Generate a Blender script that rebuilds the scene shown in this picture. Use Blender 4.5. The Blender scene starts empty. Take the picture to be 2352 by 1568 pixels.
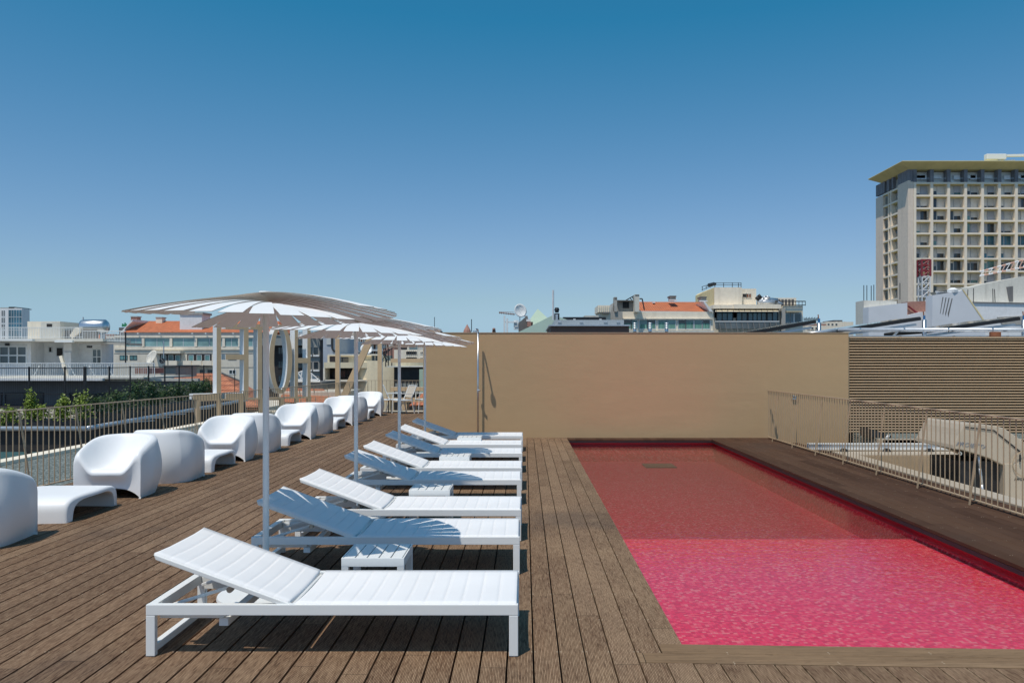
import bpy, bmesh, math, random
from mathutils import Vector, Matrix
random.seed(7)
S = bpy.context.scene
R = math.radians
# ------------------------------------------------------------------ camera
F = 1850.0                      # focal length in 2352-wide pixels
EYE = 1.58
cam_d = bpy.data.cameras.new("camera"); cam = bpy.data.objects.new("camera", cam_d)
S.collection.objects.link(cam); S.camera = cam
cam.location = (0, 0, EYE); cam.rotation_euler = (R(90), 0, 0)
cam_d.sensor_width = 36; cam_d.lens = 36 * F / 2352
cam_d.shift_x = -0.01233; cam_d.shift_y = 0.0204
cam_d.clip_start = 0.1; cam_d.clip_end = 6000
# ------------------------------------------------------------------ sky and sun
SUN = Vector((-0.24, -0.37, 1.0)).normalized()
elev = math.asin(SUN.z); azim = math.atan2(SUN.x, SUN.y)
W = bpy.data.worlds.new("World"); S.world = W; W.use_nodes = True
wn = W.node_tree.nodes; wl = W.node_tree.links
bg = wn["Background"]; sky = wn.new("ShaderNodeTexSky"); sky.sky_type = 'NISHITA'
sky.sun_disc = False; sky.sun_elevation = elev; sky.sun_rotation = azim
sky.air_density = 1.0; sky.dust_density = 0.6; sky.ozone_density = 6.0; sky.altitude = 0
_sp = wn.new("ShaderNodeSeparateColor"); _cb = wn.new("ShaderNodeCombineColor"); wl.new(sky.outputs[0], _sp.inputs[0])
def _m(op, a, b):
    m = wn.new("ShaderNodeMath"); m.operation = op
    for i, x in enumerate((a, b)):
        if isinstance(x, float): m.inputs[i].default_value = x
        else: wl.new(x, m.inputs[i])
    return m.outputs[0]
_g = _sp.outputs[1]      # clearer, deeper blue: red follows green, blue never falls below it at the horizon
_r = _m('MAXIMUM', _m('MULTIPLY', _m('SUBTRACT', _g, 1.68), 1.0), _m('MULTIPLY', _g, .13))
_b = _m('MAXIMUM', _sp.outputs[2], _m('MULTIPLY', _g, 1.2))
wl.new(_r, _cb.inputs[0]); wl.new(_m('MULTIPLY', _g, 1.025), _cb.inputs[1]); wl.new(_m('MULTIPLY', _b, 1.06), _cb.inputs[2])
wl.new(_cb.outputs[0], bg.inputs[0]); bg.inputs[1].default_value = 0.10
sd = bpy.data.lights.new("sun", 'SUN'); sd.energy = 3.25; sd.angle = R(0.5); sd.color = (1, .93, .835)
sun = bpy.data.objects.new("sun", sd); S.collection.objects.link(sun)
sun.rotation_euler = SUN.to_track_quat('Z', 'Y').to_euler()
S.view_settings.view_transform = 'Standard'; S.view_settings.look = 'None'
S.view_settings.exposure = 0.0; S.view_settings.gamma = 1
S.render.resolution_x = 1024; S.render.resolution_y = 682

# ------------------------------------------------------------------ helpers
def PX(u, v, Y):                # measured point of the photograph at depth Y -> x, z
    return (u - 1205) / F * Y, EYE - (v - 832) / F * Y
def PXX(u, Y): return (u - 1205) / F * Y
def PXZ(v, Y): return EYE - (v - 832) / F * Y

class MB:
    def __init__(s): s.v = []; s.f = []; s.m = []
    def add(s, vs, fs, m=0):
        o = len(s.v); s.v += [tuple(p) for p in vs]
        for f in fs: s.f.append([i + o for i in f]); s.m.append(m)
        return s
    def box(s, x0, x1, y0, y1, z0, z1, m=0):
        if x0 > x1: x0, x1 = x1, x0
        if y0 > y1: y0, y1 = y1, y0
        if z0 > z1: z0, z1 = z1, z0
        vs = [(x0,y0,z0),(x1,y0,z0),(x1,y1,z0),(x0,y1,z0),(x0,y0,z1),(x1,y0,z1),(x1,y1,z1),(x0,y1,z1)]
        return s.add(vs, [(0,3,2,1),(4,5,6,7),(0,1,5,4),(1,2,6,5),(2,3,7,6),(3,0,4,7)], m)
    def hexa(s, vs, m=0):       # 4 bottom (ccw) + 4 top
        return s.add(vs, [(0,3,2,1),(4,5,6,7),(0,1,5,4),(1,2,6,5),(2,3,7,6),(3,0,4,7)], m)
    def bar(s, p0, p1, w, h, m=0, up=(0,0,1)):
        p0 = Vector(p0); p1 = Vector(p1); d = (p1-p0).normalized(); u = Vector(up)
        if abs(d.dot(u)) > .98: u = Vector((0,1,0))
        a = d.cross(u).normalized() * w/2; b = a.cross(d).normalized() * h/2
        vs = [p0-a-b, p0+a-b, p0+a+b, p0-a+b, p1-a-b, p1+a-b, p1+a+b, p1-a+b]
        return s.add(vs, [(0,1,2,3),(4,7,6,5),(0,4,5,1),(1,5,6,2),(2,6,7,3),(3,7,4,0)], m)
    def tube(s, p0, p1, r, n=8, m=0, r1=None, cap=True):
        p0 = Vector(p0); p1 = Vector(p1); d = (p1-p0).normalized(); r1 = r if r1 is None else r1
        u = Vector((0,0,1)) if abs(d.z) < .9 else Vector((1,0,0))
        a = d.cross(u).normalized(); b = d.cross(a)
        vs = []
        for p, q in ((p0, r), (p1, r1)):
            for i in range(n):
                t = 2*math.pi*i/n; vs.append(p + a*math.cos(t)*q + b*math.sin(t)*q)
        fs = [(i, (i+1)%n, n+(i+1)%n, n+i) for i in range(n)]
        if cap: fs += [tuple(range(n-1,-1,-1)), tuple(range(n,2*n))]
        return s.add(vs, fs, m)
    def path(s, pts, r, n=8, m=0):
        for a, b in zip(pts[:-1], pts[1:]): s.tube(a, b, r, n, m)
        return s
    def prism(s, poly, axis, a0, a1, m=0):   # poly of 2d points; axis 'y': (x,z), 'x': (y,z), 'z': (x,y)
        def P(p, a):
            return {'y': (p[0], a, p[1]), 'x': (a, p[0], p[1]), 'z': (p[0], p[1], a)}[axis]
        n = len(poly); vs = [P(p, a0) for p in poly] + [P(p, a1) for p in poly]
        fs = [tuple(range(n)), tuple(range(2*n-1, n-1, -1))] + [(i, n+i, n+(i+1)%n, (i+1)%n) for i in range(n)]
        return s.add(vs, fs, m)
    def lathe(s, prof, c=(0,0,0), n=24, m=0, axis='z'):
        vs = []; k = len(prof)
        for i in range(n):
            t = 2*math.pi*i/n
            for r, z in prof:
                if axis == 'z': vs.append((c[0]+r*math.cos(t), c[1]+r*math.sin(t), c[2]+z))
                elif axis == 'x': vs.append((c[0]+z, c[1]+r*math.cos(t), c[2]+r*math.sin(t)))
                else: vs.append((c[0]+r*math.cos(t), c[1]+z, c[2]+r*math.sin(t)))
        fs = [(i*k+j, ((i+1)%n)*k+j, ((i+1)%n)*k+j+1, i*k+j+1) for i in range(n) for j in range(k-1)]
        return s.add(vs, fs, m)
    def build(s, name, mats, parent=None, org=None, bevel=0, smooth=False, seg=2, loc=None):
        if not isinstance(mats, (list, tuple)): mats = [mats]
        me = bpy.data.meshes.new(name)
        if org is None and parent is not None:
            q = parent
            while q.parent: q = q.parent
            org = q.location
        o3 = Vector(org) if org is not None else Vector((0,0,0))
        me.from_pydata([tuple(Vector(p)-o3) for p in s.v], [], s.f)
        for m in mats: me.materials.append(m)
        for p, mi in zip(me.polygons, s.m): p.material_index = mi
        bm = bmesh.new(); bm.from_mesh(me)
        bmesh.ops.recalc_face_normals(bm, faces=bm.faces[:])
        if bevel:
            bmesh.ops.bevel(bm, geom=[e for e in bm.edges if len(e.link_faces)==2 and e.calc_face_angle(0) > .5], offset=bevel, segments=seg, profile=.6, affect='EDGES', clamp_overlap=True)
        bm.to_mesh(me); bm.free()
        if smooth:
            for p in me.polygons: p.use_smooth = True
        o = bpy.data.objects.new(name, me); S.collection.objects.link(o)
        if parent is not None: o.parent = parent
        elif org is not None: o.location = o3
        return o
def tag(o, label=None, cat=None, group=None, kind=None):
    if label: o['label'] = label
    if cat: o['category'] = cat
    if group: o['group'] = group
    if kind: o['kind'] = kind
    return o
def thing(name, label, cat, loc=(0,0,0), group=None, rz=0):
    o = bpy.data.objects.new(name, None); S.collection.objects.link(o)
    o.location = loc; o.rotation_euler = (0,0,rz); o.empty_display_size = .1
    return tag(o, label, cat, group)
def struct(name, mb, m, **k): return tag(mb.build(name, m, **k), kind='structure')
def copy_tree(o, parent=None):
    c = o.copy(); S.collection.objects.link(c); c.parent = parent
    for ch in [x for x in S.collection.objects if x.parent == o]: copy_tree(ch, c)
    return c
def shade_auto(o, ang=35):
    me = o.data
    for p in me.polygons: p.use_smooth = True
    bm = bmesh.new(); bm.from_mesh(me)
    for e in bm.edges:
        if len(e.link_faces) == 2 and e.calc_face_angle(0) > R(ang): e.smooth = False
    bm.to_mesh(me); bm.free(); return o

# ------------------------------------------------------------------ materials
class NT:
    def __init__(s, name):
        s.mat = bpy.data.materials.new(name); s.mat.use_nodes = True
        s.n = s.mat.node_tree.nodes; s.l = s.mat.node_tree.links
        s.b = s.n["Principled BSDF"]; s.out = s.n["Material Output"]
        s._c = None
    def co(s):
        if s._c is None: s._c = s.n.new("ShaderNodeTexCoord").outputs["Object"]
        return s._c
    def set(s, node, i, val):
        if isinstance(val, bpy.types.NodeSocket): s.l.new(val, node.inputs[i])
        elif val is not None: node.inputs[i].default_value = val
    def math(s, op, a, b=None, c=None, clamp=False):
        m = s.n.new("ShaderNodeMath"); m.operation = op; m.use_clamp = clamp
        s.set(m,0,a); s.set(m,1,b); s.set(m,2,c); return m.outputs[0]
    def noise(s, scale, detail=4, vec=None, rough=.55, dim='3D'):
        t = s.n.new("ShaderNodeTexNoise"); t.inputs["Scale"].default_value = scale
        t.inputs["Detail"].default_value = detail; t.inputs["Roughness"].default_value = rough
        s.l.new(vec if vec is not None else s.co(), t.inputs["Vector"]); return t.outputs["Fac"]
    def white(s, vec):
        t = s.n.new("ShaderNodeTexWhiteNoise"); t.noise_dimensions = '3D'; s.l.new(vec, t.inputs["Vector"]); return t
    def mapping(s, sc, vec=None, loc=(0,0,0)):
        t = s.n.new("ShaderNodeMapping"); t.inputs["Scale"].default_value = sc; t.inputs["Location"].default_value = loc
        s.l.new(vec if vec is not None else s.co(), t.inputs["Vector"]); return t.outputs[0]
    def sep(s, vec=None):
        t = s.n.new("ShaderNodeSeparateXYZ"); s.l.new(vec if vec is not None else s.co(), t.inputs[0]); return t.outputs
    def comb(s, x, y, z=0.0):
        t = s.n.new("ShaderNodeCombineXYZ"); s.set(t,0,x); s.set(t,1,y); s.set(t,2,z); return t.outputs[0]
    def ramp(s, fac, stops, interp='LINEAR'):
        t = s.n.new("ShaderNodeValToRGB"); s.l.new(fac, t.inputs[0]); t.color_ramp.interpolation = interp
        e = t.color_ramp.elements
        while len(e) < len(stops): e.new(.5)
        for k, (p, c) in zip(e, stops):
            k.position = p; k.color = (c[0], c[1], c[2], 1) if hasattr(c, '__len__') else (c, c, c, 1)
        return t.outputs[0]
    def mix(s, fac, a, b, mode='MIX'):
        t = s.n.new("ShaderNodeMix"); t.data_type = 'RGBA'; t.blend_type = mode
        for i, v in ((0, fac), (6, a), (7, b)):
            if isinstance(v, bpy.types.NodeSocket): s.l.new(v, t.inputs[i])
            else: t.inputs[i].default_value = v if not hasattr(v, '__len__') else (v[0], v[1], v[2], 1)
        return t.outputs[2]
    def bump(s, h, strength=.3, dist=.01):
        t = s.n.new("ShaderNodeBump"); t.inputs["Strength"].default_value = strength; t.inputs["Distance"].default_value = dist
        s.l.new(h, t.inputs["Height"]); s.l.new(t.outputs[0], s.b.inputs["Normal"]); return t
    def done(s, col=None, rough=None, metal=None, spec=None):
        s.set(s.b, "Base Color", (col[0],col[1],col[2],1) if col is not None and not isinstance(col, bpy.types.NodeSocket) else col)
        s.set(s.b, "Roughness", rough); s.set(s.b, "Metallic", metal); s.set(s.b, "Specular IOR Level", spec)
        return s.mat
def plain(name, c, rough=.6, var=.12, scale=3.0, metal=0, bump=0, bscale=40, spec=.4, stretch=None):
    t = NT(name); v = t.mapping(stretch) if stretch else None
    a = [x*(1-var) for x in c]; b = [min(1, x*(1+var)) for x in c]
    col = t.ramp(t.noise(scale, 6, v), [(.3, a), (.7, b)])
    if bump: t.bump(t.noise(bscale, 3), bump, .01)
    return t.done(col, rough, metal, spec)
def stained(name, c, dirt, amt=.5, scale=.5, rough=.8):      # wall with vertical rain streaks
    t = NT(name)
    st = t.noise(scale, 8, t.mapping((3, 3, .35)), .65)
    fine = t.noise(scale*6, 5)
    base = t.ramp(fine, [(.3, [x*.93 for x in c]), (.7, [min(1, x*1.05) for x in c])])
    f = t.ramp(st, [(.5, 0.0), (.78, amt)])
    return t.done(t.mix(f, base, dirt), rough)
M = {}
M['white_plastic'] = plain('white_polyethylene', (.88,.88,.875), .42, .02, 2, spec=.35, bump=.02, bscale=300)
M['white_paint'] = plain('white_powder_coat', (.80,.81,.79), .38, .02, 5)
M['slat_white'] = plain('white_laminate', (.88,.87,.85), .5, .02, 4)
M['slat_edge'] = plain('dark_laminate_edge', (.34,.27,.20), .6, .1, 5)
M['tan_metal'] = plain('tan_painted_metal', (.46,.335,.21), .45, .08, 6)
M['white_letter'] = plain('white_letter_paint', (.80,.80,.79), .5, .04, 3)
M['tan_letter'] = plain('tan_letter_paint', (.66,.46,.27), .5, .07, 3)
M['steel'] = plain('brushed_steel', (.62,.63,.64), .28, .1, 8, metal=.9)
M['galv'] = plain('galvanised_pipe', (.55,.58,.61), .4, .12, 6, metal=.6)
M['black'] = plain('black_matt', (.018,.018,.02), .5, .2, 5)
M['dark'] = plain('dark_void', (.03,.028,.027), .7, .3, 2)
M['dark_steel'] = plain('dark_steel', (.03,.032,.035), .45, .2, 5)
M['bolt'] = plain('bolt_steel', (.4,.38,.34), .35, .1, 20, metal=.8)
M['concrete'] = stained('concrete', (.42,.40,.36), (.2,.19,.17), .6, 1.2)
M['concrete_lt'] = stained('light_concrete', (.68,.65,.57), (.3,.27,.22), .5, .6)
M['cream'] = stained('cream_render', (.74,.68,.56), (.32,.28,.22), .5, .35)
M['cream2'] = stained('pale_cream_render', (.90,.80,.64), (.42,.37,.28), .4, .4)
M['yellowed'] = stained('yellowed_render', (.80,.66,.36), (.45,.30,.13), .7, .5)
M['white_wall'] = stained('white_render', (.82,.82,.81), (.42,.42,.42), .4, .35)
M['grey_wall'] = stained('grey_render', (.27,.285,.27), (.12,.13,.125), .6, .5)
M['palegrey_wall'] = stained('pale_grey_render', (.42,.46,.52), (.3,.33,.38), .4, .4)
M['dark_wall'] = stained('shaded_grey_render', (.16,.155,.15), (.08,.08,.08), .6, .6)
M['green_wall'] = plain('pale_green_render', (.42,.52,.40), .8, .05, .8)
M['mint_wall'] = plain('mint_render', (.52,.66,.55), .8, .05, .8)
M['brown_wall'] = plain('brown_panel', (.12,.085,.075), .7, .1, 1.5)
M['yellow_wall'] = stained('yellow_render', (.80,.69,.48), (.38,.34,.22), .4, .5)
M['brick'] = plain('brown_brick', (.13,.07,.055), .8, .2, 2.5)
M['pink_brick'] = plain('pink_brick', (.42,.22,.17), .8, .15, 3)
M['alu'] = plain('aluminium_frame', (.62,.64,.65), .4, .05, 5, metal=.2)
M['blind'] = plain('roller_shutter', (.56,.58,.57), .6, .12, .8)
M['blind2'] = plain('pale_roller_shutter', (.74,.74,.70), .6, .1, .8)
M['stone'] = stained('tower_stone', (.78,.65,.52), (.42,.35,.28), .5, .25)
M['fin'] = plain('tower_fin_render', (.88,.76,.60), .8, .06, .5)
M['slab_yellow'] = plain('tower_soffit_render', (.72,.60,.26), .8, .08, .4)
M['bluestone'] = plain('grey_blue_stone', (.19,.19,.205), .7, .25, 1.2, stretch=(1,1,.4))
M['crane_red'] = plain('crane_red', (.24,.03,.04), .5, .15, 3)
M['crane_white'] = plain('crane_white', (.7,.7,.7), .5, .08, 3)
M['crane_orange'] = plain('crane_orange', (.60,.36,.27), .5, .15, 3)
M['rust'] = plain('rusty_metal', (.26,.10,.05), .8, .4, 4)
M['bmu'] = plain('beige_machine_paint', (.50,.42,.32), .42, .03, 3)
M['bmu_text'] = plain('grey_lettering', (.22,.23,.26), .5, .05, 3)
M['ink'] = plain('dark_lettering', (.05,.045,.04), .5, .05, 3)
M['fabric_taupe'] = plain('taupe_sling', (.52,.46,.38), .8, .08, 30)
M['louvre'] = plain('louvre_paint', (.54,.385,.235), .45, .05, 6)
M['grey_panel'] = plain('light_grey_board', (.70,.71,.73), .7, .04, .5)
M['setback'] = plain('setback_render', (.40,.29,.23), .8, .15, .5)
M['gap'] = plain('louvre_gap', (.09,.06,.038), .9, .1, 2)
M['blue'] = plain('blue_valve', (.03,.15,.35), .4, .1, 5)
def glass(name, c, rough=.08, var=.5):
    t = NT(name); col = t.ramp(t.noise(.35, 3), [(.35, [x*(1-var) for x in c]), (.65, [min(1,x*(1+var)) for x in c])])
    return t.done(col, rough, 0, .8)
M['glass_teal'] = glass('teal_glass', (.10,.22,.22), .06)
M['glass_lteal'] = glass('pale_teal_glass', (.22,.38,.37), .1, .25)
M['glass_blue'] = glass('blue_glass', (.03,.13,.19), .05)
M['glass_dark'] = glass('dark_glass', (.025,.035,.045), .06)
M['glass_grey'] = glass('grey_glass', (.12,.14,.15), .08)
M['curtain_green'] = plain('green_curtain', (.14,.30,.24), .7, .5, 2.5, stretch=(3,3,.15))
M['fascia_glass'] = plain('grey_fascia', (.36,.40,.42), .3, .08, 1)

def roof_tiles(name, axis, c=(.62,.19,.08)):   # ribs run down the slope, courses across
    t = NT(name); o = t.sep()
    rib = t.math('ABSOLUTE', t.math('SINE', t.math('MULTIPLY', o[axis], math.pi/.24)))
    crs = t.math('FRACT', t.math('MULTIPLY', o[2], 1/.17))
    col = t.ramp(t.noise(1.3, 8), [(.25, [x*.72 for x in c]), (.5, c), (.75, [min(1,x*1.25) for x in c])])
    wn_ = t.noise(9, 4)
    col = t.mix(t.math('MULTIPLY', t.math('SUBTRACT', 1, rib), .55), col, [x*.35 for x in c])
    col = t.mix(t.math('MULTIPLY', t.math('LESS_THAN', crs, .22), .55), col, [x*.4 for x in c])
    col = t.mix(t.math('MULTIPLY', t.math('GREATER_THAN', wn_, .62), .4), col, (.62,.30,.17))
    t.bump(rib, .8, .05); return t.done(col, .85)
M['tile_x'] = roof_tiles('clay_roof_tiles', 0)
M['tile_y'] = roof_tiles('clay_roof_tiles_turned', 1)
def band_roof():                       # big near roof with strong horizontal courses
    t = NT('clay_roof_courses'); o = t.sep()
    crs = t.math('FRACT', t.math('MULTIPLY', o[2], 1/.36))
    col = t.ramp(t.noise(2.2, 8), [(.3, (.42,.13,.06)), (.7, (.66,.27,.14))])
    rib = t.math('ABSOLUTE', t.math('SINE', t.math('MULTIPLY', o[0], math.pi/.25)))
    col = t.mix(t.math('MULTIPLY', t.math('SUBTRACT', 1, rib), .4), col, (.2,.06,.03))
    col = t.mix(t.math('MULTIPLY', t.math('LESS_THAN', crs, .28), .6), col, (.17,.055,.03))
    t.bump(rib, .6, .05)
    return t.done(col, .85)
M['band_roof'] = band_roof()

def wood(name, axis=0, spk=.38, off=.048, base=None, rib=.5, dark=(.045,.028,.018), rough=.75, weather=(.33,.215,.125), wamt=.62, spec=.10):
    t = NT(name); o = t.sep(); a = o[axis]; b = o[1-axis]
    bi = t.math('FLOOR', t.math('DIVIDE', t.math('SUBTRACT', a, off), .14))
    r1 = t.white(t.comb(bi, 3.1, 1.7)).outputs[0]
    seg = t.math('FLOOR', t.math('DIVIDE', t.math('ADD', b, t.math('MULTIPLY', r1, 2.4)), 2.4))
    rr = t.white(t.comb(bi, seg, 9.3)); r2 = rr.outputs[0]
    grain_v = t.comb(t.math('MULTIPLY', a, 60.0), t.math('MULTIPLY', b, 3.0), r2)
    grain = t.noise(1.0, 6, grain_v, .6)
    speck = t.noise(1.0, 3, t.comb(t.math('MULTIPLY', a, 150.0), t.math('MULTIPLY', b, 11.0), r2), .7)
    blotch = t.noise(1.6, 5, t.comb(t.math('MULTIPLY', a, 1.2), t.math('MULTIPLY', b, .8), t.math('MULTIPLY', r2, 2.0)), .6)
    col = t.ramp(r2, base or [(0, (.110,.052,.028)), (.4, (.15,.076,.042)), (.7, (.19,.103,.059)), (1, (.245,.148,.090))])
    col = t.mix(t.ramp(grain, [(.3, 0.0), (.7, .85)]), t.mix(.5, col, dark), col)
    fade = t.n.new("ShaderNodeMapRange"); fade.interpolation_type = 'SMOOTHSTEP'    # boards by the pool are more bleached
    for i_, v_ in ((1,-2.2),(2,.35),(3,.22),(4,1.0)): fade.inputs[i_].default_value = v_
    t.l.new(o[0], fade.inputs[0])
    col = t.mix(t.math('MULTIPLY', t.math('MULTIPLY', t.ramp(blotch, [(.38, .12), (.72, 1.0)]), wamt), fade.outputs[0]), col, weather)
    if rib:
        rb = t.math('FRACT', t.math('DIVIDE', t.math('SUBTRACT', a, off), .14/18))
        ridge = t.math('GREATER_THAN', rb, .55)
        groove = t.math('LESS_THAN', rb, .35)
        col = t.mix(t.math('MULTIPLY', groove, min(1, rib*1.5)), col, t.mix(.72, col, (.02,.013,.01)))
        rsp = t.math('MULTIPLY', t.math('MULTIPLY', ridge, .75), t.ramp(speck, [(.38, .1), (.68, 1.0)]))
        col = t.mix(rsp, col, (.58,.41,.26))
    sp2 = t.math('MULTIPLY', t.math('LESS_THAN', speck, .40), spk)
    col = t.mix(sp2, col, dark)
    j = t.math('FRACT', t.math('DIVIDE', t.math('ADD', b, t.math('MULTIPLY', r1, 2.4)), 2.4))
    jl = t.math('LESS_THAN', j, .0016)
    sa = t.math('FRACT', t.math('DIVIDE', t.math('SUBTRACT', a, off), .14)); sb_ = t.math('FRACT', t.math('DIVIDE', b, .55))
    near_ = t.math('LESS_THAN', t.math('ABSOLUTE', t.math('SUBTRACT', t.math('ABSOLUTE', t.math('SUBTRACT', sa, .5)), .43)), .028)
    col = t.mix(t.math('MULTIPLY', t.math('MULTIPLY', near_, t.math('LESS_THAN', sb_, .013)), .8), col, (.55,.45,.33))
    col = t.mix(jl, col, (.01,.008,.006))
    # water stain patches of the boards
    big = t.noise(.55, 4, t.comb(a, b, 4.0), .6)
    col = t.mix(t.ramp(big, [(.58, 0.0), (.72, .38)]), col, (.06,.05,.045))
    t.bump(grain, .25, .004)
    return t.done(col, rough, 0, spec)
M['deck'] = wood('weathered_ribbed_decking')
M['deck_x'] = wood('weathered_decking_frame', 1, off=4.24, rib=0.0, base=[(0,(.25,.16,.09)),(1,(.33,.22,.13))], wamt=.4)
M['deck_dark'] = wood('brown_smooth_decking', 0, spk=.12, off=3.85, rib=0, base=[(0,(.060,.030,.019)),(.5,(.085,.043,.027)),(1,(.115,.062,.038))], weather=(.11,.066,.045), wamt=.5, rough=.8, spec=.06)
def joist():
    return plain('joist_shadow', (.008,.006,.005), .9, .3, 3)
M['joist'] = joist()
def mosaic():
    t = NT('red_glass_mosaic'); o = t.sep(); q = .025
    # vertical faces use y,z ; floor uses x,y : fold z into both
    X = t.math('DIVIDE', t.math('ADD', o[0], o[2]), q); Y = t.math('DIVIDE', t.math('ADD', o[1], o[2]), q)
    ix = t.math('FLOOR', X); iy = t.math('FLOOR', Y)
    w = t.white(t.comb(ix, iy, 0.5)).outputs[0]
    big = t.noise(1.3, 2, t.comb(t.math('MULTIPLY', X, .3), t.math('MULTIPLY', Y, .05), 0.0))
    w2 = t.math('ADD', w, t.math('MULTIPLY', t.math('SUBTRACT', big, .5), .5))
    col = t.ramp(w2, [(0, (.74,.006,.03)), (.22, (.90,.010,.045)), (.50, (.95,.022,.06)), (.72, (.94,.075,.09)), (.90, (.92,.16,.15))], 'CONSTANT')
    fx = t.math('FRACT', X); fy = t.math('FRACT', Y)
    g = t.math('MAXIMUM', t.math('LESS_THAN', fx, .09), t.math('LESS_THAN', fy, .09))
    col = t.mix(t.math('MULTIPLY', g, .4), col, (.50,.05,.06))
    return t.done(col, .25, 0, .5)
M['mosaic'] = mosaic()
def water():
    t = NT('pool_water'); n = t.n; l = t.l
    n.remove(t.b)
    fr = n.new("ShaderNodeFresnel"); fr.inputs[0].default_value = 1.25
    gl = n.new("ShaderNodeBsdfGlossy"); gl.inputs["Roughness"].default_value = .015
    tr = n.new("ShaderNodeBsdfTransparent"); tr.inputs[0].default_value = (1,1,1,1)
    mx = n.new("ShaderNodeMixShader"); bp = n.new("ShaderNodeBump")
    h = t.math('ADD', t.noise(7, 3, t.mapping((1,1.6,1))), t.math('MULTIPLY', t.noise(28, 2), .25))
    bp.inputs["Strength"].default_value = .06; bp.inputs["Distance"].default_value = .05
    l.new(h, bp.inputs["Height"])
    for x in (fr, gl): l.new(bp.outputs[0], x.inputs["Normal"])
    ge = n.new("ShaderNodeNewGeometry")
    l.new(t.math('MULTIPLY', fr.outputs[0], t.math('SUBTRACT', 1.0, ge.outputs['Backfacing'])), mx.inputs[0]); l.new(tr.outputs[0], mx.inputs[1]); l.new(gl.outputs[0], mx.inputs[2])
    l.new(mx.outputs[0], t.out.inputs[0])
    va = n.new("ShaderNodeVolumeAbsorption"); va.inputs[0].default_value = (0.0,.45,.62,1); va.inputs[1].default_value = .36
    l.new(va.outputs[0], t.out.inputs["Volume"]); return t.mat
M['water'] = water()
def plaster():
    t = NT('tan_smooth_render')
    a = t.noise(.45, 5, None, .6); b = t.noise(3.0, 6, t.mapping((1,1,1.6)), .6)
    col = t.ramp(a, [(.3, (.49,.335,.185)), (.7, (.515,.352,.197))])
    col = t.mix(t.ramp(b, [(.45, 0.0), (.8, .2)]), col, (.56,.39,.22))
    st = t.noise(.9, 7, t.mapping((2.5,1,.12)), .7)
    col = t.mix(t.ramp(st, [(.6, 0.0), (.9, .18)]), col, (.40,.27,.16))
    hb = t.math('ADD', t.math('MULTIPLY', t.noise(1.3, 3, t.mapping((1,1,2.2))), 1.0), t.math('MULTIPLY', t.noise(35, 4), .1))
    t.bump(hb, .35, .02)
    return t.done(col, .85, 0, .2)
M['plaster'] = plaster()
def gravel(name='roof_gravel', c0=(.10,.12,.11), c1=(.36,.40,.37), sc=26):
    t = NT(name); v = t.n.new("ShaderNodeTexVoronoi"); v.inputs["Scale"].default_value = sc
    t.l.new(t.co(), v.inputs["Vector"])
    s3 = t.n.new("ShaderNodeSeparateColor"); t.l.new(v.outputs["Color"], s3.inputs[0])
    col = t.ramp(s3.outputs[0], [(0, [x*.55 for x in c1]), (1, c1)])
    col = t.mix(t.ramp(v.outputs["Distance"], [(.35, 0.0), (.6, 1.0)]), col, c0)
    t.bump(t.math('SUBTRACT', 1, v.outputs["Distance"]), 1.0, .03)
    return t.done(col, .9)
M['gravel'] = gravel()
def leaf(name, c):
    t = NT(name)
    g = t.n.new("ShaderNodeObjectInfo"); col = t.ramp(t.noise(5, 3), [(.3, [x*.5 for x in c]), (.7, [x*1.6 for x in c])])
    m = t.done(col, .45, 0, .4); return m
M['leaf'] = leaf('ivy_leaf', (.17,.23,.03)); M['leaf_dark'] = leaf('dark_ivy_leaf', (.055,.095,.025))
M['ground'] = plain('street_ground', (.12,.115,.11), .9, .3, .05)
M['tar'] = plain('roof_felt', (.17,.165,.16), .85, .15, 1.0)
def mesh_fabric():
    t = NT('quilted_white_sling'); t.bump(t.noise(900, 1), .05, .001)
    col = t.ramp(t.noise(3, 4), [(.3, (.80,.80,.80)), (.7, (.84,.84,.84))])
    return t.done(col, .65, 0, .25)
M['sling'] = mesh_fabric()

#SECTION_SETTING
# ------------------------------------------------------------------ the terrace
def rail_x(y): return -6.1 + .06*(y - 9.3)
YF = 25.9                                   # far railing
# ground far below and horizon
g = MB(); g.add([(-3000,-500,-22),(3000,-500,-22),(3000,5000,-22),(-3000,5000,-22)], [(0,1,2,3)])
struct('ground', g, M['ground'])
dk = MB(); PW = .134
x = .048 - .14*50
while x < .9:
    xa, xb = x + .0045, x + .1355
    if x < rail_x(-4) - .2: x += .14; continue
    y0, y1 = -4.0, YF - .02
    if xb < rail_x(YF): y1 = min(y1, 9.3 + (x + .02 + 6.1)/.06)
    if x > -2.30: y1 = 16.9
    if y1 < y0 + .1: x += .14; continue
    k = round((x - .048)/.14)
    if k == 4:
        dk.box(xa, xb, y0, 4.24, -.03, 0); dk.box(xa, xb, 4.385, y1, -.03, 0)
    elif k == 5:
        dk.box(xa, xb, y0, 4.24, -.03, 0); dk.box(xa, xb, 4.525, y1, -.03, 0)
    elif k < 6: dk.box(xa, xb, y0, y1, -.03, 0)
    x += .14
for k in range(6, 22):
    xa = .048 + .14*k
    dk.box(xa+.0045, xa+.1355, -4, 4.24 - .042*(xa-.6), -.03, 0)
struct('deck', dk, M['deck'], bevel=.0025, seg=1)
df = MB()
for x0, ya, yb in ((.751, 4.525, 4.388), (.611, 4.382, 4.246)):
    x1 = 3.85
    c = lambda X, Y: Y - .042*(X-.75)
    df.hexa([(x0,c(x0,yb),-.03),(x1,c(x1,yb),-.03),(x1,c(x1,ya),-.03),(x0,c(x0,ya),-.03),
             (x0,c(x0,yb),0.001),(x1,c(x1,yb),0.001),(x1,c(x1,ya),0.001),(x0,c(x0,ya),0.001)])
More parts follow.
